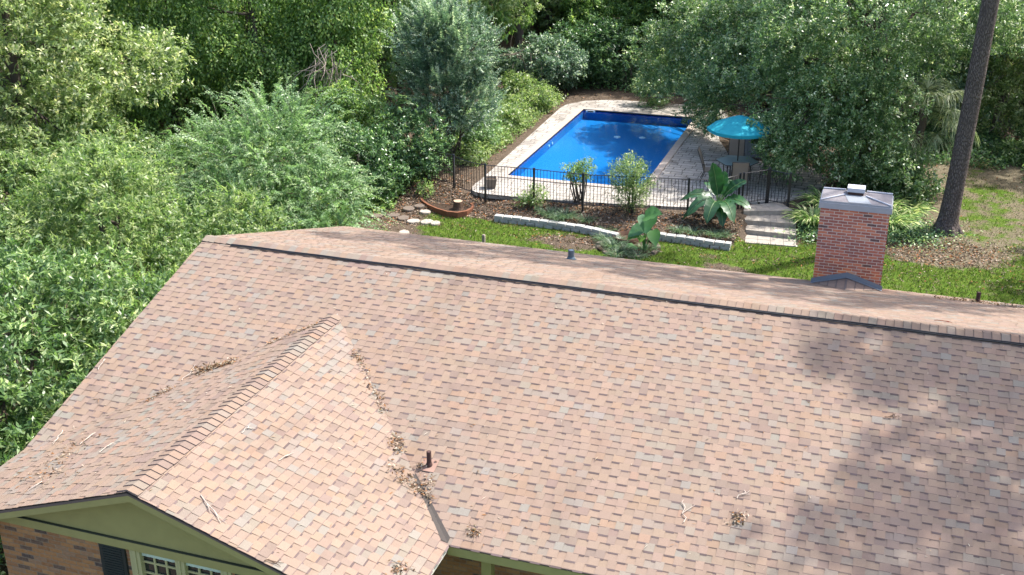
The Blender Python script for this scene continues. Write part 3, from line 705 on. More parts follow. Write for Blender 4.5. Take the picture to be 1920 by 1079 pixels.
def grass():
    n = 90000
    x = np.concatenate([R0.uniform(-3, 16.8, n), R0.uniform(12, 18, n//3)]); y = np.concatenate([R0.uniform(9.0, 16, n), R0.uniform(15.5, 29, n//3)])
    g = grassiness(x, y); k = R0.uniform(0, 1, len(x)) < np.clip(g*1.3-.3, 0, 1); k &= ~((x > 8) & (x < 9.75) & (y > 15.2))
    x, y = x[k], y[k]; N = len(x); p = np.stack([x, y, hgt(x, y)], 1)
    d = R0.normal(size=(N, 3))*.55+np.array([0, 0, 1.]); up = R0.normal(size=(N, 3))
    o = leaves('lawn_grass', M['grass'], p, d, up, R0.uniform(.05, .11, N), R0.uniform(.012, .022, N), R0.uniform(0, 1, N)**1.3)
    tag(o, 'short green lawn grass behind the shingle roof', 'grass', kind='stuff')
grass()
def litter():
    n = 70000
    x = R0.uniform(-4.5, 17.5, n); y = np.concatenate([R0.uniform(12.5, 31, n//2), R0.uniform(13.5, 17.5, n-n//2)]); g = grassiness(x, y)
    dens = np.where(y < 17.2, 1.0, .35)
    k = (R0.uniform(0, 1, n) < np.maximum((1-g)**1.5, .05)*dens) & ~((x > -1.3) & (x < 8.2) & (y > 16.2+.0*x) & (y < 29.5) & ~((x > 5.3) & (y > 22.5))) & ~((x > 8) & (x < 9.7) & (y > 15.2) & (y < 18.4))
    x, y = x[k], y[k]; N = len(x); p = np.stack([x, y, hgt(x, y)+R0.uniform(.004, .03, N)], 1)
    d = R0.normal(size=(N, 3))*np.array([1, 1, .3]); up = R0.normal(size=(N, 3))*.45+np.array([0, 0, 1.])
    o = leaves('leaf_litter', M['litter'], p, d, up, R0.uniform(.05, .11, N), R0.uniform(.025, .05, N), R0.uniform(0, 1, N))
    tag(o, 'brown fallen leaves covering the beds around the fence', 'leaf litter', kind='stuff')
litter()
# ------------------------------------------------------------------ pool and deck
def deck():
    out = [(-.95, 17.2)]
    out += [(-.98, 16.9), (-.95, 16.5), (-.82, 16.15), (-.6, 15.95), (-.2, 15.85), (.5, 15.88), (2., 16.02), (4., 16.25), (6.2, 16.62), (7.5, 17.55), (8.6, 17.95), (9.2, 18.5), (9.9, 19.5),
            (10.2, 21.0), (9.6, 22.2), (8.3, 22.45), (7.0, 22.5), (6.45, 23.1), (6.2, 23.9), (5.9, 24.7), (5.75, 25.4), (5.45, 26.0), (5.6, 27.5), (5.6, 28.8), (5.2, 29.6), (4.4, 29.95), (1.0, 29.9), (0.2, 29.75), (-.6, 29.3), (-1.15, 28.5), (-1.25, 27.8)]
    bm = bmesh.new(); lay = bm.loops.layers.uv.new('uv'); hole = [(PX0-.26, PY0-.26), (PX1+.26, PY0-.26), (PX1+.26, PY1+.26), (PX0-.26, PY1+.26)]
    es = []
    for lp in (out, hole):
        vs = [bm.verts.new((x, y, DZ)) for x, y in lp]; es += [bm.edges.new((vs[i], vs[(i+1) % len(vs)])) for i in range(len(vs))]
    r = bmesh.ops.triangle_fill(bm, edges=es, use_beauty=True)
    ex = bmesh.ops.extrude_face_region(bm, geom=[f for f in bm.faces])
    for v in ex['geom']:
        if isinstance(v, bmesh.types.BMVert): v.co.z -= .12
    bmesh.ops.recalc_face_normals(bm, faces=bm.faces)
    a = math.radians(2)
    for f in bm.faces:
        for l in f.loops: l[lay].uv = (l.vert.co.x*math.cos(a)+l.vert.co.z, l.vert.co.y)
    me = bpy.data.meshes.new('pool_deck'); bm.to_mesh(me); me.materials.append(M['paver'])
    o = bpy.data.objects.new('pool_deck', me); COL.objects.link(o); o['kind'] = 'structure'
deck()
pool = thing('swimming_pool', 'rectangular in-ground swimming pool with bright blue liner and pale coping', 'swimming pool', ((PX0+PX1)/2, (PY0+PY1)/2, DZ))
FZ = .06; WL = .41; BZ = .335
mb = MB()
# floor with a gentle hopper, then plain walls under the patterned band
gx, gy = 13, 25
def fz(u, v): return FZ-.22*float(sst(.0, .3, u))*float(sst(.0, .35, 1-u))*float(sst(0, .18, v))*float(sst(0, .45, .85-v))
vs = [(PX0+(PX1-PX0)*i/gx, PY0+(PY1-PY0)*j/gy, fz(i/gx, j/gy)) for i in range(gx+1) for j in range(gy+1)]
mb.add(vs, [(i*(gy+1)+j, (i+1)*(gy+1)+j, (i+1)*(gy+1)+j+1, i*(gy+1)+j+1) for i in range(gx) for j in range(gy)], smooth=True)
cor = [(PX0, PY0), (PX1, PY0), (PX1, PY1), (PX0, PY1)]
for i in range(4):
    a, b = cor[i], cor[(i+1) % 4]; mb.quad((*b, FZ), (*a, FZ), (*a, BZ), (*b, BZ))
liner = mb.build('liner', M['liner'], pool)
mb = MB()
for i in range(4):
    a, b = cor[i], cor[(i+1) % 4]; L = math.hypot(b[0]-a[0], b[1]-a[1]); mb.quad((*b, BZ), (*a, BZ), (*a, DZ), (*b, DZ), 0, None, [(0, -.15), (L, -.15), (L, .14), (0, .14)])
mb.build('patterned_band', M['band'], pool)
mb = MB(); c_ = .26; zt, zb = DZ+.035, DZ-.06
def strip(x0, x1, y0, y1, along):
    uv = [(x0, 0), (x1, 0), (x1, .3), (x0, .3)] if along == 'x' else [(y0, .3), (y0, 0), (y1, 0), (y1, .3)]
    vs = [(x0, y0, zb), (x1, y0, zb), (x1, y1, zb), (x0, y1, zb), (x0, y0, zt), (x1, y0, zt), (x1, y1, zt), (x0, y1, zt)]
    fs = [(4, 5, 6, 7), (0, 1, 5, 4), (1, 2, 6, 5), (2, 3, 7, 6), (3, 0, 4, 7), (3, 2, 1, 0)]
    mb.add(vs, fs, 0, None, [uv]*6)
strip(PX0-c_, PX1+c_, PY0-c_, PY0, 'x'); strip(PX0-c_, PX1+c_, PY1, PY1+c_, 'x'); strip(PX0-c_, PX0, PY0+.001, PY1-.001, 'y'); strip(PX1, PX1+c_, PY0+.001, PY1-.001, 'y')
mb.build('coping', M['coping'], pool, .012)
p = aty(1107, 213, PY1-.02)
mb = MB(); mb.box(p[0]-.2, p[0]+.2, PY1-.03, PY1, .345, .445); sk = mb.build('skimmer', M['white'], pool, .01)
mb = MB(); mb.box(p[0]-.12, p[0]+.12, PY1-.036, PY1-.031, .365, .43); mb.build('skimmer_mouth', M['shutter'], sk)
for px, py in ((1157, 260.5), (1204, 262)):
    q = at(px, py, FZ-.08); mb = MB(); mb.lathe([(.13, FZ-.2), (.13, FZ+.0), (.09, FZ+.012)], q[0], q[1], 16); mb.build('drain', M['white'], pool)
for px, py in ((1029, 264), (1035, 262)):
    mb = MB(); d = ray(px, py); q = CAM+d*(PX0-CAM[0])/d[0]; mb.tube([(PX0, q[1], .2), (PX0+.03, q[1], .2)], .05, 12); mb.build('inlet', M['white'], pool)
mb = MB(); mb.quad((PX0, PY0, WL), (PX1, PY0, WL), (PX1, PY1, WL), (PX0, PY1, WL))
o = mb.build('water', M['water'], kind='structure')
# ------------------------------------------------------------------ fence and gate
FT, FB = 1.50, .52
tops = [(850, 290), (909.5, 308), (1001.4, 316), (1094, 326), (1188, 330.5), (1292.5, 335), (1388.5, 326)]
pts = [at(x, y, FT+.03)[:2] for x, y in tops]
fence = thing('iron_fence', 'black metal picket fence running between the pool deck and the mulch bed', 'fence', (pts[2][0], pts[2][1], .4))
def post(p, par, r=.03, z1=FT+.03, name='post'):
    m = MB(); z0 = float(hgt(p[0], p[1]))-.1; m.box(p[0]-r, p[0]+r, p[1]-r, p[1]+r, z0, z1); m.box(p[0]-r-.006, p[0]+r+.006, p[1]-r-.006, p[1]+r+.006, z1, z1+.02, taper=.7)
    return m.build(name, M['black_metal'], par)
def panel(a, b, par, name='fence_panel', zt=FT, zb=FB, bow=0.):
    m = MB(); a = np.array(a); b = np.array(b); L = np.linalg.norm(b-a); n = int(L/.105); nrm = np.array([-(b-a)[1], (b-a)[0]])/L
    P = [a+(b-a)*i/n+nrm*bow*math.sin(PI*i/n) for i in range(n+1)]
    for z in (zt, zb):
        m.tube([(q[0], q[1], z) for q in P], .014, 4, smooth=False)
    for q in P[1:-1]: m.tube([(q[0], q[1], zb-.03), (q[0], q[1], zt+.004)], .0085, 4, smooth=False)
    return m.build(name, M['black_metal'], par)
for p_ in pts: post(p_, fence)
bows = [-.12, 0, 0, 0, 0, -.22]
for i in range(len(pts)-1): panel(pts[i], pts[i+1], fence, bow=bows[i])
pe = at(838, 286, FT)[:2]; panel(pts[0], (pts[0][0]-2.2, pts[0][1]+.9), fence); post((pts[0][0]-2.2, pts[0][1]+.9), fence)
gp = [at(1394, 324, FT+.05)[:2], at(1444, 316, FT+.06)[:2], at(1483, 327, FT)[:2]]
gate = thing('fence_gate', 'black metal picket gate at the top of the paver steps', 'gate', (gp[0][0], gp[0][1], .45))
panel(np.array(gp[0])*.93+np.array(gp[1])*.07, np.array(gp[1])*.94+np.array(gp[0])*.06, gate, 'gate_panel', FT+.02, .56)
post(np.array(gp[0])*.97+np.array(gp[1])*.03, gate, .026, FT+.03, 'hinge_stile'); 
post(np.array(gp[1])*.95+np.array(gp[0])*.05, gate, .026, FT+.03, 'latch_stile')
f2 = thing('iron_fence', 'short run of black picket fence right of the gate under the oak', 'fence', (gp[1][0], gp[1][1], .4))
post(gp[1], f2, .045, FT+.07); post(gp[2], f2, .04); panel(gp[1], gp[2], f2)
# ------------------------------------------------------------------ garden hard landscape
def blockwall(pl, label, seed):
    rg = random.Random(seed); t = thing('retaining_wall', label, 'retaining wall', (*pl[0], 0))
    pl = [np.array(p) for p in pl]; seg = [np.linalg.norm(pl[i+1]-pl[i]) for i in range(len(pl)-1)]; tot = sum(seg)
    def along(s):
        for i, l in enumerate(seg):
            if s <= l or i == len(seg)-1: return pl[i]+(pl[i+1]-pl[i])*s/l
            s -= l
    for course in range(2):
        s = 0 if course else -.12
        while s < tot-.1:
            a, b = along(max(0, s)), along(min(tot, s+.278)); s += .297
            d = b-a; L = np.linalg.norm(d)
            if L < .08: continue
            m = MB(); ang = math.atan2(d[1], d[0]); M4 = Matrix.Translation((*((a+b)/2), 0)) @ Matrix.Rotation(ang+rg.uniform(-.02, .02), 4, 'Z')
            z0 = -.03 if course == 0 else .103; m.box(-L/2, L/2, -.11+rg.uniform(-.01, .01), .11, z0, (.10 if course == 0 else .215)+rg.uniform(-.006, .006), M4=M4, taper=.97)
            m.build('wall_block', M['block'], t, .012)
blockwall([at(928, 403, .21)[:2], at(975, 408, .21)[:2], at(1040, 416, .21)[:2], at(1100, 425, .21)[:2], at(1150, 437, .21)[:2], at(1164, 440, .21)[:2]], 'curved low grey block wall along the lawn left of the round planter', 1)
blockwall([at(1232, 437, .21)[:2], at(1290, 444, .21)[:2], at(1335, 452, .21)[:2], at(1371, 456, .21)[:2]], 'short low grey block wall below the banana plant', 2)
# round stone planter
pc = at(1178, 460, .08); rg = random.Random(5)
rp = thing('round_planter', 'round sunken stone planter between the two low block walls', 'planter', (pc[0], pc[1], 0))
for k in range(20):
    a = 2*PI*k/20
    m = MB(); M4 = Matrix.Translation((pc[0]+.88*math.cos(a), pc[1]+.80*math.sin(a), 0)) @ Matrix.Rotation(a, 4, 'Z'); m.box(-.08, .08, -.12, .12, -.05, .06+rg.uniform(-.02, .03), M4=M4, taper=.85); m.build('edge_stone', M['soil'] if k % 3 == 0 else M['stone_dark'], rp, .02)
m = MB(); m.lathe([(.82, .02), (.4, .05), (.05, .06)], pc[0], pc[1], 20, squash=.92); m.build('soil', M['soil'], rp)
q = at(1174, 441, .2); m = MB(); m.lathe([(.38, .02), (.41, .19), (.385, .195), (.37, .08), (.05, .06)], q[0], q[1], 24); m.build('rim', M['pond_rim'], rp)
# steps
def L2(x, y, z): return at(x, y, z)[:2]
st = thing('garden_steps', 'four wide paver steps climbing from the lawn to the gate', 'steps', (8.9, 15.9, 0))
def stepmesh(poly, z0, z1, n):
    m = MB(); A, B, C_, D = [np.array(p) for p in poly]     # front left, front right, back right, back left
    for k in range(n):
        u, v = (k+.012)/n, (k+.988)/n; a, b = A+(B-A)*u, A+(B-A)*v; c, d = D+(C_-D)*v, D+(C_-D)*u
        nn = 2
        for j in range(nn):
            p, q = j/nn+(.01 if j else 0), (j+1)/nn-.01
            m.prism([a+(d-a)*p, b+(c-b)*p, b+(c-b)*q, a+(d-a)*q], z0, z1+.002*((k+j) % 3))
    m.build('step', M['step'], st, .008)
z4 = .46; riser = .14
bl, br = L2(1397, 455, .03), L2(1493, 462, .03)
stepmesh([bl, br, L2(1493, 447, .03), L2(1397, 440, .03)], -.05, .03, 4)
stepmesh([L2(1398, 431, .17), L2(1493, 441, .17), L2(1493, 424, .17), L2(1399, 417, .17)], -.05, .17, 8)
stepmesh([L2(1397, 413, .31), L2(1493, 420, .31), L2(1490, 402, .31), L2(1395, 403, .31)], -.02, .31, 8)
stepmesh([L2(1394, 396, z4), L2(1488, 395, z4), L2(1462, 379, z4), L2(1396, 386, z4)], .0, z4, 7)
# oval edged bed, stump, stones, stake, pot
ring = [at(x, y, .22)[:2] for x, y in ((786, 368), (790, 376), (802, 384), (818, 391), (838, 397), (858, 399), (876, 396), (887, 390), (889, 384), (880, 378), (866, 373), (850, 367))]
bed = thing('edged_bed', 'oval flower bed edged with thin terracotta brick beside the stump', 'flower bed', (ring[0][0], ring[0][1], .1))
cen = np.mean(ring, 0); m = MB(); n = len(ring); io = [cen+(p-cen)*.9 for p in ring]
for i in range(n-1):
    a, b, c, d = ring[i], ring[i+1], io[i+1], io[i]; m.add([(*a, -.05), (*b, -.05), (*b, .22), (*a, .22), (*d, -.05), (*c, -.05), (*c, .22), (*d, .22)], [(0, 1, 2, 3), (3, 2, 6, 7), (7, 6, 5, 4)])
m.build('brick_edging', M['terracotta'], bed)
m = MB(); m.prism([tuple(p) for p in reversed(io)][::-1], 0, .17); m.build('bed_soil', M['litter' if False else 'soil'], bed)
sp_ = at(859, 391, .18); sm_ = thing('tree_stump', 'short sawn tree stump standing in the edged bed', 'stump', (sp_[0], sp_[1], .17))
m = MB(); nn = 18; rg = random.Random(2); pr_ = [rg.uniform(.9, 1.1) for _ in range(nn)]
lev = [(.19, .12), (.155, .22), (.14, .42)]
vs = [(sp_[0]+r*pr_[k]*math.cos(2*PI*k/nn), sp_[1]+r*pr_[k]*math.sin(2*PI*k/nn), z+.01*pr_[(k*3) % nn]) for r, z in lev for k in range(nn)]
m.add(vs, [(i*nn+k, i*nn+(k+1) % nn, (i+1)*nn+(k+1) % nn, (i+1)*nn+k) for i in range(2) for k in range(nn)]); m.build('bark', M['stump'], sm_)
m = MB(); m.add([(v[0], v[1], v[2]+.001) for v in vs[-nn:]], [tuple(range(nn))]); m.build('cut_top', M['stump_top'], sm_)
ST = [(797, 399, 'stone', 'round pale stepping stone nearest the terracotta edging'), (775, 414, 'stone', 'round pale stepping stone at the left end of the row of three by the grass'), (800, 415, 'stone', 'round pale stepping stone in the middle of the row of three by the grass'), (816, 417.5, 'stone', 'round pale stepping stone at the right end of the row of three by the grass'),
      (766.5, 393.5, 'stone_dark', 'grey stepping stone under the shrub edge, farthest back'), (756, 408, 'stone_dark', 'brown grey stepping stone left of the pale row'), (757.5, 435, 'stone', 'beige stepping stone alone in the grass next to the roof edge'), (737, 402.5, 'stone_dark', 'dark stepping stone half sunk in leaf mulch'), (706, 404, 'stone_dark', 'dark stepping stone farthest left in the mulch by the bush'), (787, 391, 'stone_dark', 'small dark stepping stone touching the shrub shade by the edging')]
rg = random.Random(4)
for px, py, mt, lab in ST:
    p = at(px, py, .05); z = float(hgt(p[0], p[1])); m = MB(); nn = 18; ph = rg.uniform(0, 6); s = rg.uniform(.17, .205)*(1.0 if mt == 'stone' else 1.05)
    rr = [s*(1+.09*math.sin(2*t*2*PI/nn+ph)+rg.uniform(-.05, .05)) for t in range(nn)]
    lev = [(1.0, -.02), (1.0, .035), (.92, .055)]; vs = [(p[0]+rr[k]*q*math.cos(2*PI*k/nn), p[1]+rr[k]*q*math.sin(2*PI*k/nn), z+dz+rg.uniform(-.004, .004)) for q, dz in lev for k in range(nn)]
    m.add(vs, [(i*nn+k, i*nn+(k+1) % nn, (i+1)*nn+(k+1) % nn, (i+1)*nn+k) for i in range(2) for k in range(nn)]); m.add(vs[-nn:], [tuple(range(nn))])
    tag(m.build('stepping_stone', M[mt]), lab, 'stepping stone', 'stepping stones by the edged bed')
p = at(907, 457, 0); m = MB(); m.box(p[0]-.045, p[0]+.045, p[1]-.045, p[1]+.045, -.1, .26); m.box(p[0]-.045, p[0]+.045, p[1]-.045, p[1]+.045, .26, .29, taper=.6)
tag(m.build('wooden_stake', M['deadwood'], bevel=.006), 'short weathered wooden stake standing in the lawn behind the roof', 'stake')
p = at(921, 352, DZ); pot = thing('planter_pot', 'square flared grey pot on the deck inside the fence corner', 'pot', (p[0], p[1], DZ))
m = MB(); M4 = Matrix.Translation((p[0], p[1], DZ)) @ Matrix.Rotation(.35, 4, 'Z')
def frustum(m, r0, r1, z0, z1, inner):
    vs = []
    for r, z in ((r0, z0), (r1, z1), (r1-inner, z1), (r1-inner-.02, z1-.06)): vs += [tuple(M4 @ Vector((r*a, r*b, z))) for a, b in ((-1, -1), (1, -1), (1, 1), (-1, 1))]
    m.add(vs, [(i*4+k, i*4+(k+1) % 4, (i+1)*4+(k+1) % 4, (i+1)*4+k) for i in range(3) for k in range(4)])
    return vs
vs = frustum(m, .13, .19, 0, .34, .025); m.build('pot', M['pot'], pot)
m = MB(); m.add(vs[-4:], [(0, 1, 2, 3)]); m.build('soil', M['soil'], pot)
# ------------------------------------------------------------------ patio furniture
TC = np.array([7.24, 19.75]); TZ = DZ
tb = thing('patio_table', 'hexagonal glass patio table with bronze legs under the teal umbrella', 'table', (*TC, TZ))
def ngon(r, n, ph=0, c=TC): return [(c[0]+r*math.cos(2*PI*k/n+ph), c[1]+r*math.sin(2*PI*k/n+ph)) for k in range(n)]
m = MB(); m.prism(ngon(.70, 6, .1), TZ+.715, TZ+.728); m.build('glass_top', M['tglass'], tb, .003)
m = MB(); P = ngon(.705, 6, .1); P.append(P[0]); m.tube([(x, y, TZ+.715) for x, y in P], .014, 6); m.build('table_frame', M['bronze'], tb)
for x, y in ngon(.5, 4, .6): m = MB(); m.tube([(x, y, TZ+.71), (x*.97+TC[0]*.03, y*.97+TC[1]*.03, TZ+.35), (x*1.0, y, TZ)], .018, 8); m.build('leg', M['bronze'], tb)
um = thing('patio_umbrella', 'open teal market umbrella standing through the glass patio table', 'umbrella', (*TC, TZ))
UZ = 2.72; UR = 1.08; UE = 2.30
m = MB(); m.tube([(*TC, TZ+.02), (*TC, UZ+.02)], .02, 10); m.tube([(*TC, UZ), (*TC, UZ+.09)], [.03, .012], 8); m.build('pole', M['bronze'], um)
m = MB(); m.lathe([(.24, TZ), (.24, TZ+.05), (.06, TZ+.10), (.04, TZ+.3)], *TC, 18); m.build('umbrella_base', M['bronze'], um)
m = MB(); n8 = 8; ring_ = 7; vs = [(TC[0], TC[1], UZ)]
for j in range(1, ring_+1):
    t = j/ring_
    for k in range(n8*4):
        a = 2*PI*k/(n8*4)+.2; sag = abs(math.sin(a*4-.8)); fr = (k % 4)/4.; sc = 1-.075*math.sin(PI*fr)*t; dz = -.05*math.sin(PI*fr)*t*t
        vs.append((TC[0]+UR*t*sc*math.cos(a), TC[1]+UR*t*sc*math.sin(a), UZ-(UZ-UE)*(t**1.18)+dz*.4))
nk = n8*4
fs = [(0, 1+k, 1+(k+1) % nk) for k in range(nk)]+[(1+(j-1)*nk+k, 1+j*nk+k, 1+j*nk+(k+1) % nk, 1+(j-1)*nk+(k+1) % nk) for j in range(1, ring_) for k in range(nk)]
m.add(vs, fs)
e0 = len(vs)-nk
for k in range(nk):
    a, b = vs[e0+k], vs[e0+(k+1) % nk]; m.quad(a, b, (b[0], b[1], b[2]-.10), (a[0], a[1], a[2]-.10))
m.build('canopy', M['teal'], um)
m = MB()
for k in range(n8):
    a = 2*PI*k/n8+.2; m.tube([(TC[0]+.03*math.cos(a), TC[1]+.03*math.sin(a), UZ-.03), (TC[0]+UR*.97*math.cos(a), TC[1]+UR*.97*math.sin(a), UE-.015)], .008, 5)
m.build('rib', M['bronze'], um)
def chair(c, face, lab):
    """high backed sling chair; face = direction the sitter looks"""
    t = thing('patio_chair', lab, 'chair', (c[0], c[1], TZ), 'sling chairs round the glass table')
    M4 = Matrix.Translation((c[0], c[1], TZ)) @ Matrix.Rotation(face-PI/2, 4, 'Z')
    Q = lambda x, y, z: tuple(M4 @ Vector((x, y, z)))
    def sling(name, prof):
        m = MB(); w = .245; th = .012; vs = []
        for (y, z) in prof:
            vs += [Q(-w, y, z), Q(-w/3, y, z-.012), Q(w/3, y, z-.012), Q(w, y, z)]
        m.add(vs, [(i*4+k, i*4+k+1, (i+1)*4+k+1, (i+1)*4+k) for i in range(len(prof)-1) for k in range(3)])
        o = m.build(name, M['sling'], t); s_ = o.modifiers.new('thick', 'SOLIDIFY'); s_.thickness = th
    sling('seat', [(.27, .42), (.24, .43), (.0, .40), (-.20, .39)])
    sling('backrest', [(-.21, .42), (-.29, .70), (-.37, .95), (-.44, 1.10)])
    m = MB()
    for s in (-1, 1):
        x = s*.26; m.tube([Q(x, .29, .41), Q(x, .0, .385), Q(x, -.2, .385), Q(x, -.30, .70), Q(x, -.45, 1.12)], .013, 6)
        m.tube([Q(x*1.05, .25, .40), Q(x*1.08, .26, .62), Q(x*1.08, .05, .645), Q(x*1.02, -.28, .63)], .012, 6)
    m.tube([Q(-.26, -.45, 1.12), Q(.26, -.45, 1.12)], .013, 6); m.build('frame', M['bronze'], t)
    for s in (-1, 1):
        for y0, y1 in ((.24, .30), (-.16, -.34)): m = MB(); m.tube([Q(s*.26, y0, .40), Q(s*.28, y1, 0)], .013, 6); m.build('leg', M['bronze'], t)
    return t
chair((6.40, 19.55), .10, 'taupe sling patio chair on the pool side of the table')
chair((7.05, 20.85), -PI/2+.15, 'taupe sling patio chair behind the table by the grey cabinet')
chair((7.48, 18.65), PI/2+.15, 'taupe sling patio chair with its back to the fence')
chair((8.30, 19.95), PI-.1, 'taupe sling patio chair half hidden under the oak leaves')
cb = at(1393, 293, DZ); cab = thing('storage_cabinet', 'low grey storage cabinet at the edge of the patio behind the umbrella', 'cabinet', (cb[0]+.15, cb[1]+.45, DZ))
m = MB(); M4 = Matrix.Translation((cb[0]+.2, cb[1]+.5, 0)) @ Matrix.Rotation(-.15, 4, 'Z'); m.box(-.55, .55, -.33, .33, .3, 1.12, M4=M4); cbd = m.build('cabinet_body', M['cabinet'], cab, .01)
m = MB(); m.box(-.57, .57, -.36, .36, 1.122, 1.17, M4=M4); m.build('lid', M['cabinet'], cab, .012)
for a in (-.53, .02):
    m = MB(); m.box(a, a+.51, -.345, -.332, .40, 1.06, M4=M4); m.build('door', M['cabinet'], cab, .005)

#@@VEG
# ------------------------------------------------------------------ vegetation: near garden plants
def paddle(m, base, d, up, L, Wd, droop=.5, n=9, mi=0, heart=False, wave=.04, rng=None):
    """a broad leaf with a midrib fold: strip of quads on both sides of a drooping midrib"""
    base, d, up = Vector(base), Vector(d).normalized(), Vector(up).normalized(); pts = []; vs = []; rng = rng or random
    for i in range(n+1):
        t = i/n; c = base+d*L*t+Vector((0, 0, -1))*droop*L*t*t*.6
        w = Wd*.5*(rng.uniform(.80, 1.06)*math.sin(PI*min(1, (t*.93+.07)))**.55 if not heart else (math.sin(PI*(t*.86+.14))**.8*(1.15-.55*t)+.02))
        s = d.cross(up).normalized(); nn = s.cross(d).normalized(); wv = wave*Wd*math.sin(i*2.3+rng.uniform(0, .8))
        vs += [c-s*w+nn*(w*.28+wv), c, c+s*w+nn*(w*.28-wv)]
    fs = []
    for i in range(n):
        for k in range(2): fs.append((i*3+k, (i+1)*3+k, (i+1)*3+k+1, i*3+k+1))
    m.add(vs, fs, mi, smooth=True)
def setrnd(o, v):
    a = o.data.attributes.new('rnd', 'FLOAT', 'FACE'); a.data.foreach_set('value', [v]*len(o.data.polygons)); return o
rg = random.Random(21)
bp_ = at(1345, 417, .22); ban = thing('banana_plant', 'banana plant with broad green paddle leaves growing by the steps', 'banana plant', (bp_[0], bp_[1], .2))
m = MB(); m.tube([(bp_[0], bp_[1], .1), (bp_[0]+.02, bp_[1], .45), (bp_[0], bp_[1], .85)], [.10, .085, .06], 10); m.build('pseudostem', M['stem'], ban)
BL = [(-.22, -.12, 1.2, 1.30, .50, .12), (.62, .10, .85, 1.25, .46, .55), (-1.0, -.15, .55, 1.25, .46, 1.0), (.95, -.45, .55, 1.2, .46, .9), (-.75, -.70, .45, 1.15, .50, 1.35), (-.15, -1.0, .4, 1.1, .50, 1.35), (.55, -.85, .45, 1.15, .50, 1.3), (-.45, .7, .7, 1.2, .44, .8), (.35, .8, .85, 1.2, .44, .7), (-1.0, -.45, .15, 1.0, .42, 1.3), (.25, -.8, .1, .85, .42, 1.3), (.1, .3, 1.3, 1.0, .40, .3)]
for dx, dy, dz, L, w, dr in BL:
    m = MB(); b = Vector((bp_[0], bp_[1], .86)); d = Vector((dx, dy, dz)).normalized(); e = b+d*.26; m.tube([b-Vector((0, 0, .1)), e], [.03, .02], 6); n0 = len(m.f)
    paddle(m, e, d, Vector((0, -.35, 1)), L*.86, w, dr, 13, rng=rg, wave=.07); n1 = len(m.f)
    rib = [e+d*L*.86*t+Vector((0, 0, -1))*dr*L*.86*t*t*.6+Vector((0, -.003, .012)) for t in (0, .2, .4, .6, .8, .97)]; m.tube(rib, [.016, .014, .012, .010, .007, .003], 5, cap=False)
    o = m.build('leaf', M['l_banana'], ban); v_ = rg.uniform(.05, .7); a_ = o.data.attributes.new('rnd', 'FLOAT', 'FACE'); a_.data.foreach_set('value', [.95]*n0+[min(.8, max(0, v_+rg.uniform(-.18, .18))) for _ in range(n1-n0)]+[1.0]*(len(m.f)-n1))
tp_ = at(1208, 466, .1); tar = thing('elephant_ear_plant', 'tall elephant ear plant with heart shaped leaves in the round planter', 'elephant ear', (tp_[0], tp_[1], .05))
for px, py, L, w, d in ((1222, 402, .62, .50, (.55, -.25, .35)), (1214, 415, .55, .52, (.1, -.75, -.35)), (1196, 432, .48, .40, (-.6, -.5, -.2)), (1226, 442, .42, .36, (.35, -.6, -.5)), (1203, 446, .28, .26, (.0, -.7, -.1)), (1190, 440, .34, .3, (-.7, -.4, -.3)), (1182, 468, .40, .36, (-.5, -.6, -.35))):
    q = aty(px, py, tp_[1]+rg.uniform(-.15, .1)); d = Vector(d).normalized(); e = Vector(q)-d*L*.45
    m = MB(); m.tube([(tp_[0]+rg.uniform(-.06, .06), tp_[1], .05), ((tp_[0]+e.x)/2, (tp_[1]+e.y)/2, e.z*.6), e], [.018, .014, .01], 6)
    paddle(m, e, d, Vector((0, -.6, 1)), L*1.15, w*1.15, .3, heart=True, rng=rg); setrnd(m.build('leaf', M['l_taro'], tar), 1. if (px, py) == (1203, 446) else rg.uniform(.1, .75))
def clump(name, label, cat, loc, n, L, w, mat, seed, spread=.25, arch=.9, group=None, lift=1.1):
    """strap-leaved clump: each leaf a bent strip of three segments"""
    r = np.random.default_rng(seed); t = thing(name, label, cat, loc, group); loc = np.array(loc, float)
    a = r.uniform(0, 2*PI, n); b = np.stack([np.cos(a), np.sin(a), np.zeros(n)], 1); p0 = loc+b*spread*r.uniform(0, 1, (n, 1))
    d = unit(b*arch*r.uniform(.3, 1, (n, 1))+np.array([0, 0, lift])); l = L*r.uniform(.6, 1.15, n); R_ = []
    pos, dd = p0, d; tot = []
    for k in range(3):
        tot.append((pos, dd, np.cross(dd, np.cross(dd, [0, 0, 1.]))*-1+.001, l*.42, np.full(n, w)*(1.1-.25*k), np.clip(r.uniform(0, 1, n), 0, 1)))
        pos = pos+dd*(l*.33)[:, None]; dd = unit(dd+np.array([0, 0, -.55])+b*.15)
    leaves('foliage', M[mat], *cat_arr(*tot), parent=t)
    return t
def gpt(px, py, z0=.1):
    p = at(px, py, z0); p = at(px, py, float(hgt(p[0], p[1]))); return (p[0], p[1], float(hgt(p[0], p[1])))
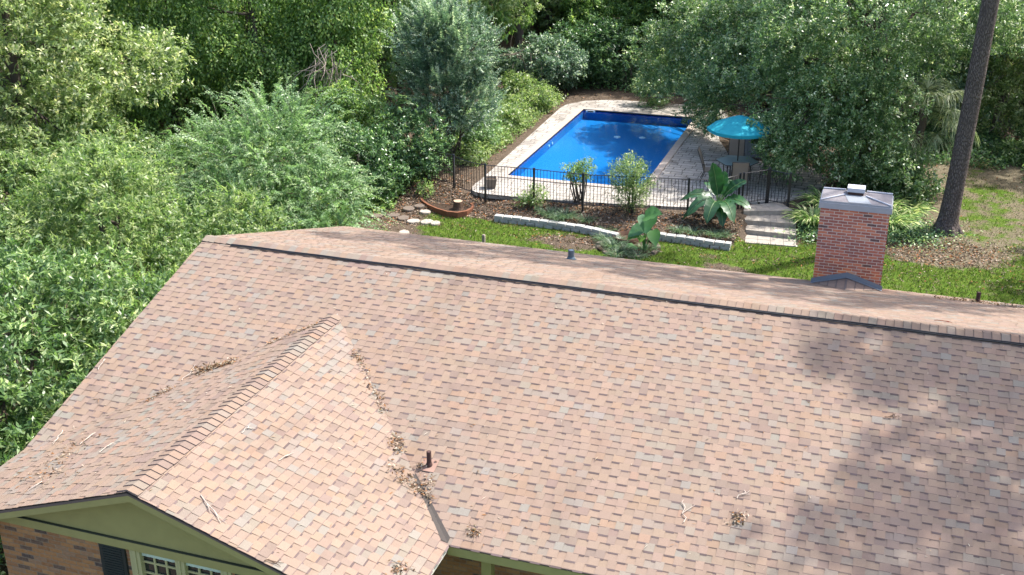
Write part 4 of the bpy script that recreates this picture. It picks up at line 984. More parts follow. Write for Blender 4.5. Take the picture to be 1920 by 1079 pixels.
CL = [(1158, 480, 'grassy clump on the stones at the front left of the round planter', .34, 120), (1196, 484, 'grassy clump on the stones at the front right of the round planter', .30, 110), (1136, 452, 'blue green grassy clump left of the round planter', .40, 140), (1160, 457, 'grassy clump beside the dark rim in the round planter', .34, 120), (1148, 466, 'tall grassy clump at the left rim of the round planter', .45, 150), (1172, 472, 'blue green grassy clump in the front of the round planter', .36, 130), (1215, 470, 'grassy clump at the foot of the elephant ear', .32, 110), (1028, 397, 'dark mondo grass tuft under the fence behind the block wall', .42, 140), (1062, 404, 'wide dark mondo grass tuft in the mulch bed', .44, 160), (1046, 411, 'dark mondo grass tuft against the block wall', .36, 120), (1100, 412, 'low dark mondo grass tuft right of the nandina', .3, 90), (1272, 432, 'mondo grass tuft above the short block wall', .3, 110), (1300, 437, 'mondo grass tuft left of the banana stem', .3, 110), (1340, 440, 'mondo grass tuft under the banana plant', .3, 110), (1135, 436, 'mondo grass tuft at the right end of the long block wall', .26, 90), (1358, 442, 'mondo grass tuft at the end of the short block wall', .26, 90)]
for i, (px, py, lab, L, n) in enumerate(CL): clump('grass_clump', lab, 'grass clump', gpt(px, py), n, L, .02, 'l_lily', 100+i, .22, 1.0)
SLs = [(1512, 428, 'strap leaved ginger clump left of the chimney', .75, 240, .06, (10.0, 17.0)), (1522, 400, 'taller strap leaved ginger clump behind the left edge of the chimney', .8, 220, .06, (10.3, 18.2)), (1690, 425, 'strap leaved ginger clump right of the chimney', .8, 260, .06, (12.2, 17.9)), (1715, 395, 'strap leaved ginger clump at the left of the pine trunk', .75, 220, .06, (12.7, 19.3)), (1668, 395, 'strap leaved ginger clump behind the right edge of the chimney', .85, 260, .06, (11.9, 19.0))]
for i, (px, py, lab, L, n, w, xy) in enumerate(SLs): clump('ginger_clump', lab, 'ginger plant', (xy[0], xy[1], float(hgt(*xy))), n, L, w, 'l_strap', 140+i, .4, .9)
def bush(name, label, cat, loc, lobes, ncl, mat, seed, leaf=(.09, .04), style='oak', per=12, stems=7, group=None, **kw):
    rng = np.random.default_rng(seed); loc = np.array(loc, float); t = thing(name, label, cat, loc, group)
    L = [(loc+np.array(c, float), r) for c, r in lobes]; a = crown_arrays(rng, L, ncl, per, leaf, style, **kw); leaves('foliage', M[mat], *a, parent=t)
    m = MB(); 
    for k in range(stems):
        c, r = L[k % len(L)]; e = np.array(c)+rng.normal(size=3)*.3*np.mean(r); b = loc+np.array([rng.normal()*.1, rng.normal()*.1, -.05]); m.tube([b, (b+e)/2+rng.normal(size=3)*.06, e], [.022*max(1, np.mean(r)), .016*max(1, np.mean(r)), .006], 6)
    m.build('stem', M['bark'], t); return t
bush('nandina_shrub', 'airy nandina with leafy tops on bare canes behind the fence', 'shrub', gpt(1085, 383, .4), [((-.25, 0, 1.05), (.32, .3, .22)), ((.15, .0, 1.20), (.36, .3, .25)), ((.0, .1, .85), (.3, .3, .2))], 130, 'l_vine', 201, (.07, .03), 'oak', 14, 14, shell=.3, spread=.16)
bush('feathery_shrub', 'feathery upright shrub standing in front of the fence right of the nandina', 'shrub', gpt(1180, 396, .35), [((0, 0, .55), (.42, .4, .5)), ((-.2, .05, 1.0), (.38, .35, .5)), ((.25, 0, .95), (.36, .35, .48)), ((.05, 0, 1.35), (.25, .25, .38))], 420, 'l_wood', 202, (.085, .022), 'plume', 14, 9, shell=.25, spread=.22)
bush('weed_plant', 'light green leafy weed at the foot of the second fence post', 'weed', gpt(1003, 392, .35), [((0, 0, .30), (.32, .25, .28)), ((-.3, 0, .2), (.25, .2, .15))], 60, 'l_bright', 203, (.14, .045), 'oak', 8, 4, shell=.2)
bush('small_shrub', 'small olive bush at the left corner of the terracotta edging', 'shrub', gpt(799, 372, .3), [((0, 0, .18), (.22, .2, .2))], 50, 'l_vine', 204, (.07, .03), 'oak', 10, 3, shell=.2)
# ------------------------------------------------------------------ vegetation: trees and big shrubs
OB = [(1255, 120, 27.5, 1.7), (1300, 60, 27.0, 1.8), (1312, 205, 25.6, .85), (1345, 165, 24.6, 1.3), (1440, 175, 22.2, 1.3), (1468, 285, 19.4, .95), (1335, 232, 22.6, .38), (1448, 235, 20.4, .8), (1400, 110, 24, 1.6), (1230, 175, 29.5, .9)]
OBL = [(tuple(aty(x, y, Y)-np.array([11.2, 22.6, .3])), (r, r*.9, r*.7)) for x, y, Y, r in OB]
tree('live_oak', 'large grey green live oak leaning over the patio and teal umbrella', 'tree', (11.2, 22.6, .3),
     [((-.2, -.3, 5.6), (3.3, 3.0, 2.5)), ((-3.6, 2.4, 4.6), (1.8, 1.8, 1.3)), ((2.2, 1.6, 6.0), (2.8, 2.7, 2.5)), ((-.8, -2.2, 2.75), (1.9, 1.5, 1.5)), ((-5.4, 4.2, 4.6), (1.6, 1.6, 1.2)), ((.2, -2.0, 3.0), (1.4, 1.4, 1.6)), ((-2.2, -1.0, 4.0), (1.9, 1.8, 1.6)), ((-.1, -2.6, 1.6), (1.7, 1.1, 1.3)), ((-1.2, -2.8, 1.6), (1.1, .9, 1.1)), ((-2.9, -3.1, 2.0), (.75, .7, .6)), ((-2.5, -3.3, 1.2), (.7, .6, .6)), ((-5.2, 1.2, 2.6), (.8, .8, .45)), ((-6.2, 3.6, 3.6), (1.3, 1.2, .8))]+OBL,
     11000, 'l_oak', 301, .22, (.105, .05), 'oak', 15, gap=.06)
tree('broadleaf_tree', 'pale glossy leaved tree filling the top left corner of the view', 'tree', (-13.6, 10.6, 0), [((0, 0, 5.2), (3.7, 3.4, 3.4)), ((2.1, -1.2, 3.4), (2.2, 2.2, 1.7)), ((-2.5, -2, 4.2), (2.6, 2.5, 2.6)), ((1.0, .8, 7.3), (2.6, 2.6, 2.2)), ((3.6, 1.4, 4.6), (1.7, 1.7, 1.2))], 3300, 'l_gold', 302, .22, (.15, .065), 'oak', 14, gap=.08)
tree('laurel_tree', 'bushy laurel with leaf rosettes close against the left gable end of the roof', 'tree', (-3.1, -1.9, 0), [((0, 0, 2.1), (2.2, 2.6, 1.7)), ((.8, 2.0, 2.4), (1.5, 1.9, 1.5)), ((-1.2, -1.6, 1.6), (1.9, 1.9, 1.5)), ((.9, -2.0, 1.3), (1.5, 1.8, 1.2)), ((-.6, 1.2, 3.0), (1.6, 1.6, 1.2))], 3000, 'l_laurel', 303, .13, (.15, .05), 'rosette', 11, spread=.2, gap=.05)
tree('laurel_tree', 'taller laurel shrub with bright green tips left of the roof ridge', 'tree', (-5.6, 4.0, 0), [((0, 0, 2.3), (2.6, 2.6, 2.0)), ((1.6, -1.4, 2.0), (1.8, 1.8, 1.6)), ((-1.6, 1.0, 2.8), (2.0, 2.0, 1.6)), ((2.2, 1.4, 1.8), (1.9, 1.8, 1.5)), ((.2, .3, 3.6), (1.5, 1.5, .9))], 3200, 'l_bright', 304, .13, (.13, .045), 'rosette', 12, spread=.22, gap=.03)
tree('laurel_tree', 'dark glossy laurel at the far left edge beside the low roof corner', 'tree', (-6.6, -1.2, 0), [((0, 0, 2.0), (2.2, 2.4, 1.8)), ((-1.5, 1.6, 2.4), (2.2, 2.2, 1.8)), ((.4, -1.8, 1.4), (1.8, 1.8, 1.4))], 1900, 'l_laurel', 305, .13, (.15, .05), 'rosette', 11, spread=.2)
tree('young_tree', 'lime green young tree between the pale tree and the arching shrub', 'tree', (-10.3, 9.0, 0), [((0, 0, 2.0), (1.9, 1.9, 1.7)), ((-1.7, -1.6, 2.0), (1.9, 1.9, 1.6)), ((1.4, -1.6, 1.6), (1.6, 1.6, 1.3))], 1700, 'l_bright', 306, .1, (.14, .06), 'oak', 12, gap=.05)
bush('foundation_shrub', 'green shrub at the brick corner under the left gable eave', 'shrub', (-.9, -7.0, 0), [((0, 0, 1.0), (.9, 1.3, 1.0)), ((-.8, .6, 1.2), (.9, 1.2, 1.0))], 700, 'l_laurel', 307, (.12, .045), 'rosette', 10)
def arching(name, label, cat, loc, lobes, ns, mat, seed, ln=(.9, 1.8), pairs=24, leaf=(.10, .042), droop=.75, top=0, up=.9, fill=700):
    rng = np.random.default_rng(seed); loc = np.array(loc, float); t = thing(name, label, cat, loc)
    P = []; D = []
    wts = np.array([np.prod(r)**(2/3.) for c, r in lobes]); wts /= wts.sum()
    for (c, r), w in zip(lobes, wts):
        m = int(ns*w)+2; u = unit(rng.normal(size=(m, 3))+np.array([0, -.15, .35])); P.append(loc+np.array(c)+u*np.array(r)*rng.uniform(.55, .9, (m, 1))); D.append(unit(u*.9+np.array([0, 0, up])+rng.normal(size=(m, 3))*.3))
    P = np.concatenate(P); D = np.concatenate(D); ln_ = rng.uniform(*ln, len(P)); top_i = np.argsort(-P[:, 2])[:top]; ln_[top_i] *= 1.75; D[top_i] = unit(D[top_i]*np.array([1.2, 1, .6])+np.array([0, 0, .75]))
    a, pos = spray_arrays(rng, P, D, ln_, pairs, leaf, droop)
    b = crown_arrays(rng, [(loc+np.array(c), np.array(r)*.88) for c, r in lobes], fill, 12, (.09, .04), 'oak')
    leaves('foliage', M[mat], *cat_arr(a, b), parent=t)
    m = MB()
    for k in range(0, len(P), 3): m.tube([pos[k, 0], pos[k, pairs//2], pos[k, -1]], [.010, .007, .003], 4)
    for k in range(10):
        c, r = lobes[k % len(lobes)]; e = loc+np.array(c)+rng.normal(size=3)*.5; m.tube([loc+np.array([rng.normal()*.15, rng.normal()*.15, -.05]), (loc+e)/2+rng.normal(size=3)*.15, e], [.05, .04, .015], 6)
    m.build('stem', M['bark'], t); return t
arching('arching_shrub', 'big feathery shrub with long arching sprays left of the fence', 'shrub', (-6.3, 12.1, 0), [((0, 0, 1.9), (2.6, 2.2, 1.6)), ((2.2, -.4, 1.1), (1.8, 1.7, 1.1)), ((-2.2, .4, 1.4), (1.8, 1.9, 1.3)), ((.4, -1.8, 1.1), (2.2, 1.5, 1.1)), ((3.2, -1.6, .6), (1.1, 1.1, .7)), ((.6, .8, 2.5), (1.7, 1.5, 1.0))], 1150, 'l_privet', 311, (.9, 1.7), 28, (.115, .045), 1.05, 90, .5, 1100)
arching('silver_tree', 'blue green tree with upswept silvery plumes beside the pool fence', 'tree', (-2.9, 19.2, .4), [((0, 0, 2.6), (1.5, 1.4, 1.7)), ((.5, .2, 4.0), (1.3, 1.2, 1.3)), ((-.7, .2, 3.8), (1.3, 1.2, 1.3)), ((.9, .1, 2.2), (1.1, 1.0, 1.1)), ((-.2, 0, 4.6), (.9, .9, .9))], 1000, 'l_silver', 312, (.5, 1.05), 20, (.14, .045), .2, 0, .8, 1300)
# dark shrubs by the fence corner
tree('camellia_shrub', 'dark glossy shrub covering the fence corner post', 'shrub', (-3.3, 17.2, .3), [((0, 0, 1.3), (1.2, 1.0, 1.2)), ((.6, -.3, .9), (.85, .8, .9)), ((-.8, -.5, .9), (1.0, .9, .9))], 1150, 'l_dark', 313, .06, (.10, .045), 'rosette', 11, part='foliage')
tree('camellia_shrub', 'dark glossy shrub left of the stepping stones', 'shrub', (-4.5, 15.3, .1), [((0, 0, 1.2), (1.3, 1.1, 1.1)), ((-.9, .3, 1.5), (1.1, 1.0, 1.1)), ((.9, .2, .7), (.8, .8, .7)), ((.6, -.4, .5), (.8, .7, .6))], 1150, 'l_dark', 314, .06, (.10, .045), 'rosette', 11, part='foliage')
tree('camellia_shrub', 'mid green shrub with drooping leaves between the arching shrub and the silver tree', 'shrub', (-5.3, 17.4, .2), [((0, 0, 1.5), (1.3, 1.1, 1.4)), ((-.9, .3, 1.9), (1.1, 1.0, 1.2))], 950, 'l_vine', 315, .06, (.11, .05), 'oak', 12, part='foliage')
# big compound leaves
def compound(name, label, loc, n, L, seed, mat='l_privet', pairs=14, lf=(.26, .08), droop=.7):
    rng = np.random.default_rng(seed); loc = np.array(loc, float); t = thing(name, label, 'sapling', loc); a = rng.uniform(0, 2*PI, n); d = unit(np.stack([np.cos(a), np.sin(a), rng.uniform(.3, .9, n)], 1)); P = np.repeat(loc[None]+np.array([0, 0, 1.6]), n, 0)+rng.normal(size=(n, 3))*np.array([.05, .05, .35])
    ar, pos = spray_arrays(rng, P, d, rng.uniform(.7, 1.1, n)*L, pairs, lf, droop); leaves('foliage', M[mat], *ar, parent=t); m = MB(); m.tube([loc, loc+np.array([0, 0, 2.0])], [.035, .02], 6)
    for k in range(n): m.tube([pos[k, 0], pos[k, pairs//2], pos[k, -1]], [.012, .008, .003], 4)
    m.build('stem', M['stem'], t)
compound('mimosa_sapling', 'sapling with long feather shaped leaves in front of the silver tree', (-4.1, 17.6, 1.0), 12, 1.3, 321)
compound('mimosa_sapling', 'sapling with long feather shaped leaves behind the top of the arching shrub', (-7.2, 16.6, .8), 14, 1.3, 322)
compound('mimosa_sapling', 'sapling with broad feather shaped leaves right of the arching shrub', (-5.6, 15.2, .6), 12, 1.2, 323)
# vine covered trees
VT = [(-17.0, 17.6, 'vine draped tree at the left end of the dark vine wall'), (-13.8, 18.8, 'vine draped tree above the left side of the arching shrub'), (-10.8, 19.8, 'vine draped tree directly behind the tallest arching sprays'), (-8.2, 21.0, 'vine draped tree with bare hanging stems at the right end of the vine wall'), (-15.8, 22.5, 'tall vine draped tree behind the dark vine wall')]
for i, (x, y, lab) in enumerate(VT):
    r = np.random.default_rng(400+i); tree('vine_covered_tree', lab, 'tree', (x, y, 0), [((0, 0, 1.8), (1.9, 1.7, 1.8)), ((r.normal()*.4, -.1, 4.2), (2.1, 1.8, 2.0)), ((r.normal()*.5, .1, 6.8), (2.2, 2.0, 2.0)), ((.9, -.9, 3.0), (1.2, 1.1, 1.7)), ((-.9, -.8, 5.2), (1.2, 1.1, 1.6))], 1750, 'l_vine', 410+i, .2, (.13, .075), 'vine', 14, group='vine covered trees behind the arching shrub', spread=.55, gap=.08)
tree('pale_tree', 'pale green tree with bare grey twigs left of the silver tree top', 'tree', (-7.0, 24.6, 0), [((0, 0, 5.4), (2.0, 1.9, 1.7)), ((1.4, -.3, 4.2), (1.4, 1.3, 1.2)), ((-1.2, 0, 6.4), (1.6, 1.6, 1.4)), ((.2, -.3, 3.0), (1.3, 1.2, 1.1))], 1500, 'l_privet', 420, .14, (.13, .06), 'oak', 13, gap=.12)
tree('pale_tree', 'light yellow green tree at the top centre beside the dark trunk', 'tree', (-4.2, 27.4, 0), [((0, 0, 4.9), (1.8, 1.7, 1.4)), ((1.3, .3, 5.6), (1.5, 1.4, 1.2)), ((-1.3, 0, 4.2), (1.4, 1.3, 1.2))], 1200, 'l_bright', 421, .12, (.12, .055), 'oak', 13, gap=.12)
# shrubs beyond the pool
PS = [(-2.6, 24.0, [((0, 0, .35), (.9, 1.1, .35)), ((-.3, 1.6, .35), (.8, 1.0, .35))], 'l_bright', 'bright green nettle like ground shrub on the left bank of the pool', .12, 700),
      (-2.3, 27.4, [((0, 0, .4), (.9, .9, .4)), ((-.9, .9, .6), (.9, .9, .6))], 'l_bright', 'bright green shrub at the far end of the left pool bank', .12, 550),
      (-2.6, 21.3, [((0, 0, .7), (.9, 1.1, .75))], 'l_privet', 'soft green shrub under the silver tree by the deck', .11, 420),
      (-3.0, 30.4, [((0, 0, 1.2), (1.5, 1.3, 1.2)), ((1.2, .6, 1.0), (1.1, 1.0, 1.0))], 'l_silver', 'rounded blue green shrub at the far left corner of the pool deck', .13, 900),
      (-.4, 32.4, [((0, 0, 1.4), (1.5, 1.2, 1.3)), ((-1.3, .2, 1.8), (1.2, 1.1, 1.3))], 'l_dark', 'dark shrub behind the far left deck corner', .13, 850),
      (2.2, 33.0, [((0, 0, .8), (1.3, .9, .8))], 'l_dark', 'low dark shrub in the shade behind the pool', .13, 420),
      (4.8, 33.6, [((0, 0, 1.0), (1.5, 1.0, 1.0)), ((1.4, .2, 1.2), (1.3, 1.0, 1.2))], 'l_dark', 'dark shrub under the oak behind the far right pool corner', .13, 650),
      (-1.6, 34.6, [((0, 0, 2.2), (1.8, 1.5, 1.6)), ((1.4, .4, 2.6), (1.5, 1.3, 1.4))], 'l_vine', 'tall green shrub in front of the dark trunk', .14, 900)]
for i, (x, y, lb, mt, lab, lf, n) in enumerate(PS): tree('garden_shrub', lab, 'shrub', (x, y, float(hgt(x, y))), lb, n, mt, 430+i, .05, (lf, lf*.5), 'oak', 12, part='foliage')
tree('overhanging_tree', 'light green tree overhanging the shady hollow behind the pool', 'tree', (3.2, 36.5, 0), [((-.5, -1.4, 5.6), (2.8, 2.0, 1.7)), ((2.2, -1.2, 5.2), (2.2, 1.9, 1.6)), ((-2.6, -.6, 4.9), (1.8, 1.6, 1.3)), ((.4, .8, 7.0), (3.0, 2.4, 1.8))], 2100, 'l_wood', 441, .17, (.14, .065), 'oak', 13, gap=.08)
# dark trunk with dead twigs
def barren(name, label, loc, h, r, seed, forks, mat='bark', cat='tree', crown=None):
    rng = np.random.default_rng(seed); loc = np.array(loc, float); t = thing(name, label, cat, loc); m = MB(); m.tube([loc+np.array([rng.normal()*.04*(i > 0), 0, h*i/6-.1]) for i in range(7)], [r*1.25]+[r*(1-.08*i) for i in range(1, 7)], 10)
    for z, dx, dy, dz, l in forks:
        p = loc+np.array([0, 0, z]); d = np.array([dx, dy, dz]); m.tube([p, p+d*l*.5+rng.normal(size=3)*.08, p+d*l+np.array([0, 0, .3])], [r*.55, r*.42, r*.25], 7)
    m.build('trunk', M[mat], t)
    if crown: leaves('crown', M['l_wood'], *crown_arrays(rng, [(loc+np.array(c), rr) for c, rr in crown], 900, 13, (.15, .07), 'oak'), parent=t)
    return t
barren('dark_trunk_tree', 'dark trunked tree with a forked limb at the top centre behind the shrubs', (-4.9, 33.4, 0), 10, .24, 451, [(3.4, .9, .1, .9, 2.2), (4.2, -.6, .2, .8, 2.0)], crown=[((0, 0, 10), (3, 3, 2)), ((2, 0, 9), (2, 2, 1.5))])
barren('dark_trunk_tree', 'dark trunk standing behind the pine at the right edge', (17.3, 35.5, 0), 11, .36, 452, [(3.5, -.8, .1, .8, 2.0), (5, .8, .2, .8, 2.0)], crown=[((0, 0, 10.5), (3.5, 3, 2)), ((-2, 0, 9.5), (2.2, 2, 1.5))])
barren('dark_trunk_tree', 'second trunk rising through the live oak crown', (9.9, 26.0, .2), 10, .2, 453, [(4, .7, .1, .9, 1.8)], crown=[((0, 0, 9.6), (2.8, 2.6, 1.8))])
def twigs(name, label, loc, n, L, seed, down=.5, mat='deadwood'):
    rng = np.random.default_rng(seed); m = MB(); loc = np.array(loc, float)
    for k in range(n):
        p = loc+rng.normal(size=3)*np.array([.35, .2, .35]); d = unit(rng.normal(size=3)*np.array([1, .5, .6])+np.array([0, 0, -down])); q = [p]
        for s in range(5): d = unit(d+rng.normal(size=3)*.28+np.array([0, 0, -.12*down])); q.append(q[-1]+d*L*rng.uniform(.14, .26))
        m.tube(q, [.016, .014, .012, .010, .007, .004], 5, cap=False)
    return tag(m.build(name, M[mat]), label, 'dead branches')
twigs('dead_branches', 'tangle of bare grey vine stems hanging left of the pale tree', aty(622, 110, 18.6), 30, 1.7, 461, .9)
twigs('dead_branches', 'bare dead twigs hanging below the dark trunk fork', aty(985, 105, 29.6), 22, 1.7, 462, .6)
twigs('dead_branches', 'bare pinkish twigs beside the light tree at the top centre', aty(905, 25, 29.0), 16, 1.8, 463, .2)
twigs('dead_branches', 'bare branches behind the pine trunk at the right edge', aty(1905, 130, 29), 18, 2.2, 464, .5)
# bamboo canes in the hollow
m = MB(); rr = np.random.default_rng(47); bx_ = aty(1183, 155, 32.2)
for k in range(10):
    x = bx_[0]+rr.normal()*.22; y = 32.4+rr.normal()*.25; m.tube([(x, y, 0), (x+rr.normal()*.08, y, .9), (x+rr.normal()*.2, y, 1.9)], [.018, .016, .010], 6)
bb = thing('bamboo_clump', 'thin bare canes in the dark hollow behind the pool', 'bamboo', (bx_[0], 32.4, 0)); m.build('cane', M['bark'], bb)
# pine with its long bare trunk
pb = at(1773, 436, 0)
pine = thing('pine_tree', 'tall pine with a long bare trunk standing on the lawn right of the chimney', 'pine tree', (pb[0], pb[1], 0)); m = MB()
m.tube([(pb[0], pb[1], -.1), (pb[0], pb[1], .12), (pb[0]+.02, pb[1], .5), (pb[0]+.06, pb[1], 1.3), (pb[0]+.16, pb[1], 4), (pb[0]+.30, pb[1], 9), (pb[0]+.5, pb[1], 16), (pb[0]+.6, pb[1], 22)], [.44, .36, .30, .27, .25, .225, .16, .08], 18)
rngp = np.random.default_rng(5); pl_ = []
for k in range(16):
    a = rngp.uniform(0, 2*PI); z = rngp.uniform(15, 21.5); l = rngp.uniform(1.2, 2.8)*(1.25-(z-15)/9); s = np.array([pb[0]+.48, pb[1], z]); e = s+np.array([math.cos(a)*l, math.sin(a)*l, .5]); m.tube([s, (s+e)/2+np.array([0, 0, -.1]), e], [.06, .045, .02], 6); pl_.append((e, (.9, .9, .6)))
for k in range(5):
    a = k*1.3; p = np.array([pb[0]+.4*math.cos(a), pb[1]+.4*math.sin(a), .0]); m.tube([(pb[0]+.2*math.cos(a), pb[1]+.2*math.sin(a), .28), p, p+np.array([.25*math.cos(a), .25*math.sin(a), -.08])], [.14, .10, .04], 7)
m.build('trunk', M['pine_bark'], pine)
leaves('crown', M['l_pine'], *crown_arrays(rngp, pl_, 900, 14, (.24, .03), 'plume', shell=.2), parent=pine)
# pines beyond the right edge of the frame, which shade the roof
def tallpine(loc, h, seed, lab, lobes, nc=520):
    r = np.random.default_rng(seed); t = thing('pine_tree', lab, 'pine tree', loc); m = MB(); loc = np.array(loc, float); m.tube([loc, loc+np.array([.05, 0, 2]), loc+np.array([.2, .1, h])], [.36, .28, .1], 12); L = []
    for c, rad in lobes: c = loc+np.array(c); s = loc+np.array([0, 0, c[2]-.8]); m.tube([s, (s+c)/2, c], [.07, .05, .02], 6); L.append((c, rad))
    m.build('trunk', M['pine_bark'], t); leaves('crown', M['l_pine'], *crown_arrays(r, L, nc, 13, (.26, .032), 'plume', shell=.15), parent=t)
def shade_lobes(tg, z): return [tuple(np.array([x, y, H-S*abs(y)])+np.array(SUN_DIR)*(zz-(H-S*abs(y)))/SUN_DIR.z) for x, y, zz in [(t_[0], t_[1], z+t_[2]) for t_ in tg]]
def shader(loc, tg, z, h, seed, lab, rad, nc=480):
    c_ = shade_lobes(tg, z); tallpine(loc, h, seed, lab, [((c[0]-loc[0], c[1]-loc[1], c[2]), (rad*t_[3], rad*.8*t_[3], rad*.55*t_[3])) for c, t_ in zip(c_, tg)], nc)
shader((18.6, 1.0, 0), [(13.9, -2.2, .5, 1.0), (13.2, -2.4, 0, .9), (12.7, -3.0, .8, .9), (12.2, -3.7, .2, .8), (11.7, -4.4, .9, .7), (13.6, -3.9, 0, 1.1), (12.9, -4.6, 1, 1.0), (14.4, -4.6, .5, 1.2)], 12.8, 15, 481, 'pine beyond the right edge of the house', .95)
shader((19.6, 5.2, 0), [(14.0, -.5, .5, 1.0), (13.2, -.3, 1, .8), (12.2, -.7, 0, .7), (11.6, -.5, .8, .6), (14.6, -1.2, 0, .9), (12.4, -1.3, .4, .45)], 14, 17, 482, 'taller pine past the right end of the roof', .95)
shader((17.9, 8.2, 0), [(12.6, 3.2, 0, 1.0), (11.2, 2.2, .6, .9), (10.0, 3.4, .9, 1.0), (13.6, 4.2, 1.4, 1.0), (8.8, 4.2, .4, .9), (12.0, 4.6, .8, .9), (9.3, 2.6, 1.4, .7)], 13.4, 18, 483, 'pine on the lawn outside the right edge of the view', 1.1, 900)
shader((18.4, 12.6, 0), [(8.0, 2.6, .7, .8), (4.0, 2.4, .2, .8), (1.4, 3.2, .9, .8), (5.2, 5.2, .3, .9), (2.6, 5.3, .6, .8), (7.4, 3.8, 0, .9), (6.0, 3.2, .6, .9), (4.6, 4.2, .9, .8), (3.0, 3.6, .5, .8), (2.0, 4.6, .3, .8), (6.8, 5.4, .8, .8)], 15.4, 18, 484, 'pine on the lawn outside the right edge beside the palm', 1.0, 1200)
# palm
pm = np.array([12.75, 21.6, .05]); palm = thing('sabal_palm', 'shaggy fan palm with drooping fronds behind the pine trunk', 'palm', pm)
m = MB(); m.tube([pm, pm+np.array([0, 0, 1.4]), pm+np.array([.05, 0, 2.8])], [.22, .19, .22], 12); m.build('trunk', M['bark'], palm)
rngf = np.random.default_rng(9); hd = pm+np.array([.05, 0, 2.85]); acc = []; ms = MB()
for k in range(26):
    a = rngf.uniform(0, 2*PI); el = rngf.uniform(-.7, 1.0) if k > 5 else rngf.uniform(.9, 1.3); d = np.array([math.cos(a)*math.cos(el), math.sin(a)*math.cos(el), math.sin(el)]); pl = rngf.uniform(.8, 1.35)
    q = [hd+d*pl*t+np.array([0, 0, -.28*pl*t*t]) for t in (0, .35, .7, 1.0)]; ms.tube(q, [.02, .016, .013, .010], 5, cap=False); tip = q[-1]; dd = unit((q[-1]-q[-2])[None])[0]; sd = unit(np.cross(dd, [0, 0, 1.])[None])[0]
    n = 44; th = np.linspace(-2.1, 2.1, n); d0 = dd*np.cos(th)[:, None]+sd*np.sin(th)[:, None]; Ls = rngf.uniform(.7, 1.1, n)*(1-.2*np.abs(th)/2.1); pos = np.repeat(tip[None], n, 0); cur = d0; rn = np.clip(rngf.uniform(0, .5)+rngf.uniform(0, .5, n), 0, 1)
    for s in range(3):
        acc.append((pos, cur, np.tile([0, 0, 1.], (n, 1))+rngf.normal(size=(n, 3))*.3, Ls*.45, np.full(n, .034-.006*s), rn)); pos = pos+cur*(Ls*.36)[:, None]; cur = unit(cur+np.array([0, 0, -.62-.25*s])+rngf.normal(size=(n, 3))*.10)
leaves('frond', M['l_palm'], *cat_arr(*acc), parent=palm); ms.build('petiole', M['stem'], palm)
md = MB()
for k in range(9):
    a = rngf.uniform(2.2, 4.2); e = hd+np.array([math.cos(a)*1.0, -.5+math.sin(a)*.5, rngf.uniform(-.3, .7)]); md.tube([hd+rngf.normal(size=3)*.08, (hd+e)/2+np.array([0, 0, .22]), e], [.022, .018, .01], 5)
o = md.build('dead_stalk', M['twig'], palm); o['label'] = 'pale dead frond stalks of the palm'
# right-hand background
RB = [(12.2, 20.3, [((0, 0, .8), (1.1, .8, .9)), ((.8, .3, .5), (.7, .6, .6))], 'l_oak', 'dark green shrub hiding the foot of the fan palm', 520), (15.6, 29.0, [((0, 0, 1.7), (1.5, 1.3, 1.6)), ((-1.2, .4, 2.6), (1.3, 1.2, 1.3)), ((.8, .2, 3.4), (1.4, 1.2, 1.4))], 'l_gold', 'pale sparkling shrub right behind the pine trunk', 1300), (13.2, 28.6, [((0, 0, 2.6), (1.6, 1.4, 1.6)), ((-1.0, .3, 4.2), (1.7, 1.5, 1.5)), ((1.4, 0, 4.8), (1.6, 1.5, 1.4))], 'l_silver', 'pale grey leaved tree between the oak and the pine trunk', 1600), (18.2, 29.5, [((0, 0, .9), (1.4, 1.1, .9))], 'l_dark', 'low dark shrub at the right edge of the lawn', 420), (16.7, 26.6, [((0, 0, .35), (.9, .7, .4))], 'l_laurel', 'low big leaved plant at the right edge under the pale shrub', 190),
      (19.0, 33.5, [((0, 0, 1.8), (1.8, 1.4, 1.7)), ((-1.8, .6, 2.4), (1.5, 1.3, 1.5))], 'l_wood', 'brown green shrub in the shade at the right edge', 800), (12.2, 31.0, [((0, 0, 1.2), (1.6, 1.2, 1.2))], 'l_dark', 'dark undergrowth shrub behind the palm', 600), (8.6, 30.4, [((0, 0, 1.1), (1.8, 1.2, 1.1)), ((-1.6, .4, .8), (1.1, .9, .8))], 'l_wood', 'undergrowth shrub under the oak beyond the umbrella', 800)]
for i, (x, y, lb, mt, lab, n) in enumerate(RB): tree('background_shrub', lab, 'shrub', (x, y, float(hgt(x, y))), lb, n, mt, 500+i, .07, (.13, .06), 'oak', 12, part='foliage')
rc = np.random.default_rng(77); n = 5200; gx_ = np.concatenate([rc.normal(12.4, .75, n), rc.normal(10.0, .35, n//5)]); gy_ = np.concatenate([rc.normal(17.6, .65, n), rc.normal(16.4, .4, n//5)]); N = len(gx_)
o = leaves('ground_cover', M['l_dark'], np.stack([gx_, gy_, hgt(gx_, gy_)+rc.uniform(.02, .22, N)], 1), rc.normal(size=(N, 3))*np.array([1, 1, .5]), rc.normal(size=(N, 3))*.4+np.array([0, 0, 1.]), rc.uniform(.06, .13, N), rc.uniform(.03, .06, N), rc.uniform(0, 1, N)); tag(o, 'dark green leafy ground cover between the chimney and the pine trunk', 'ground cover', kind='stuff')
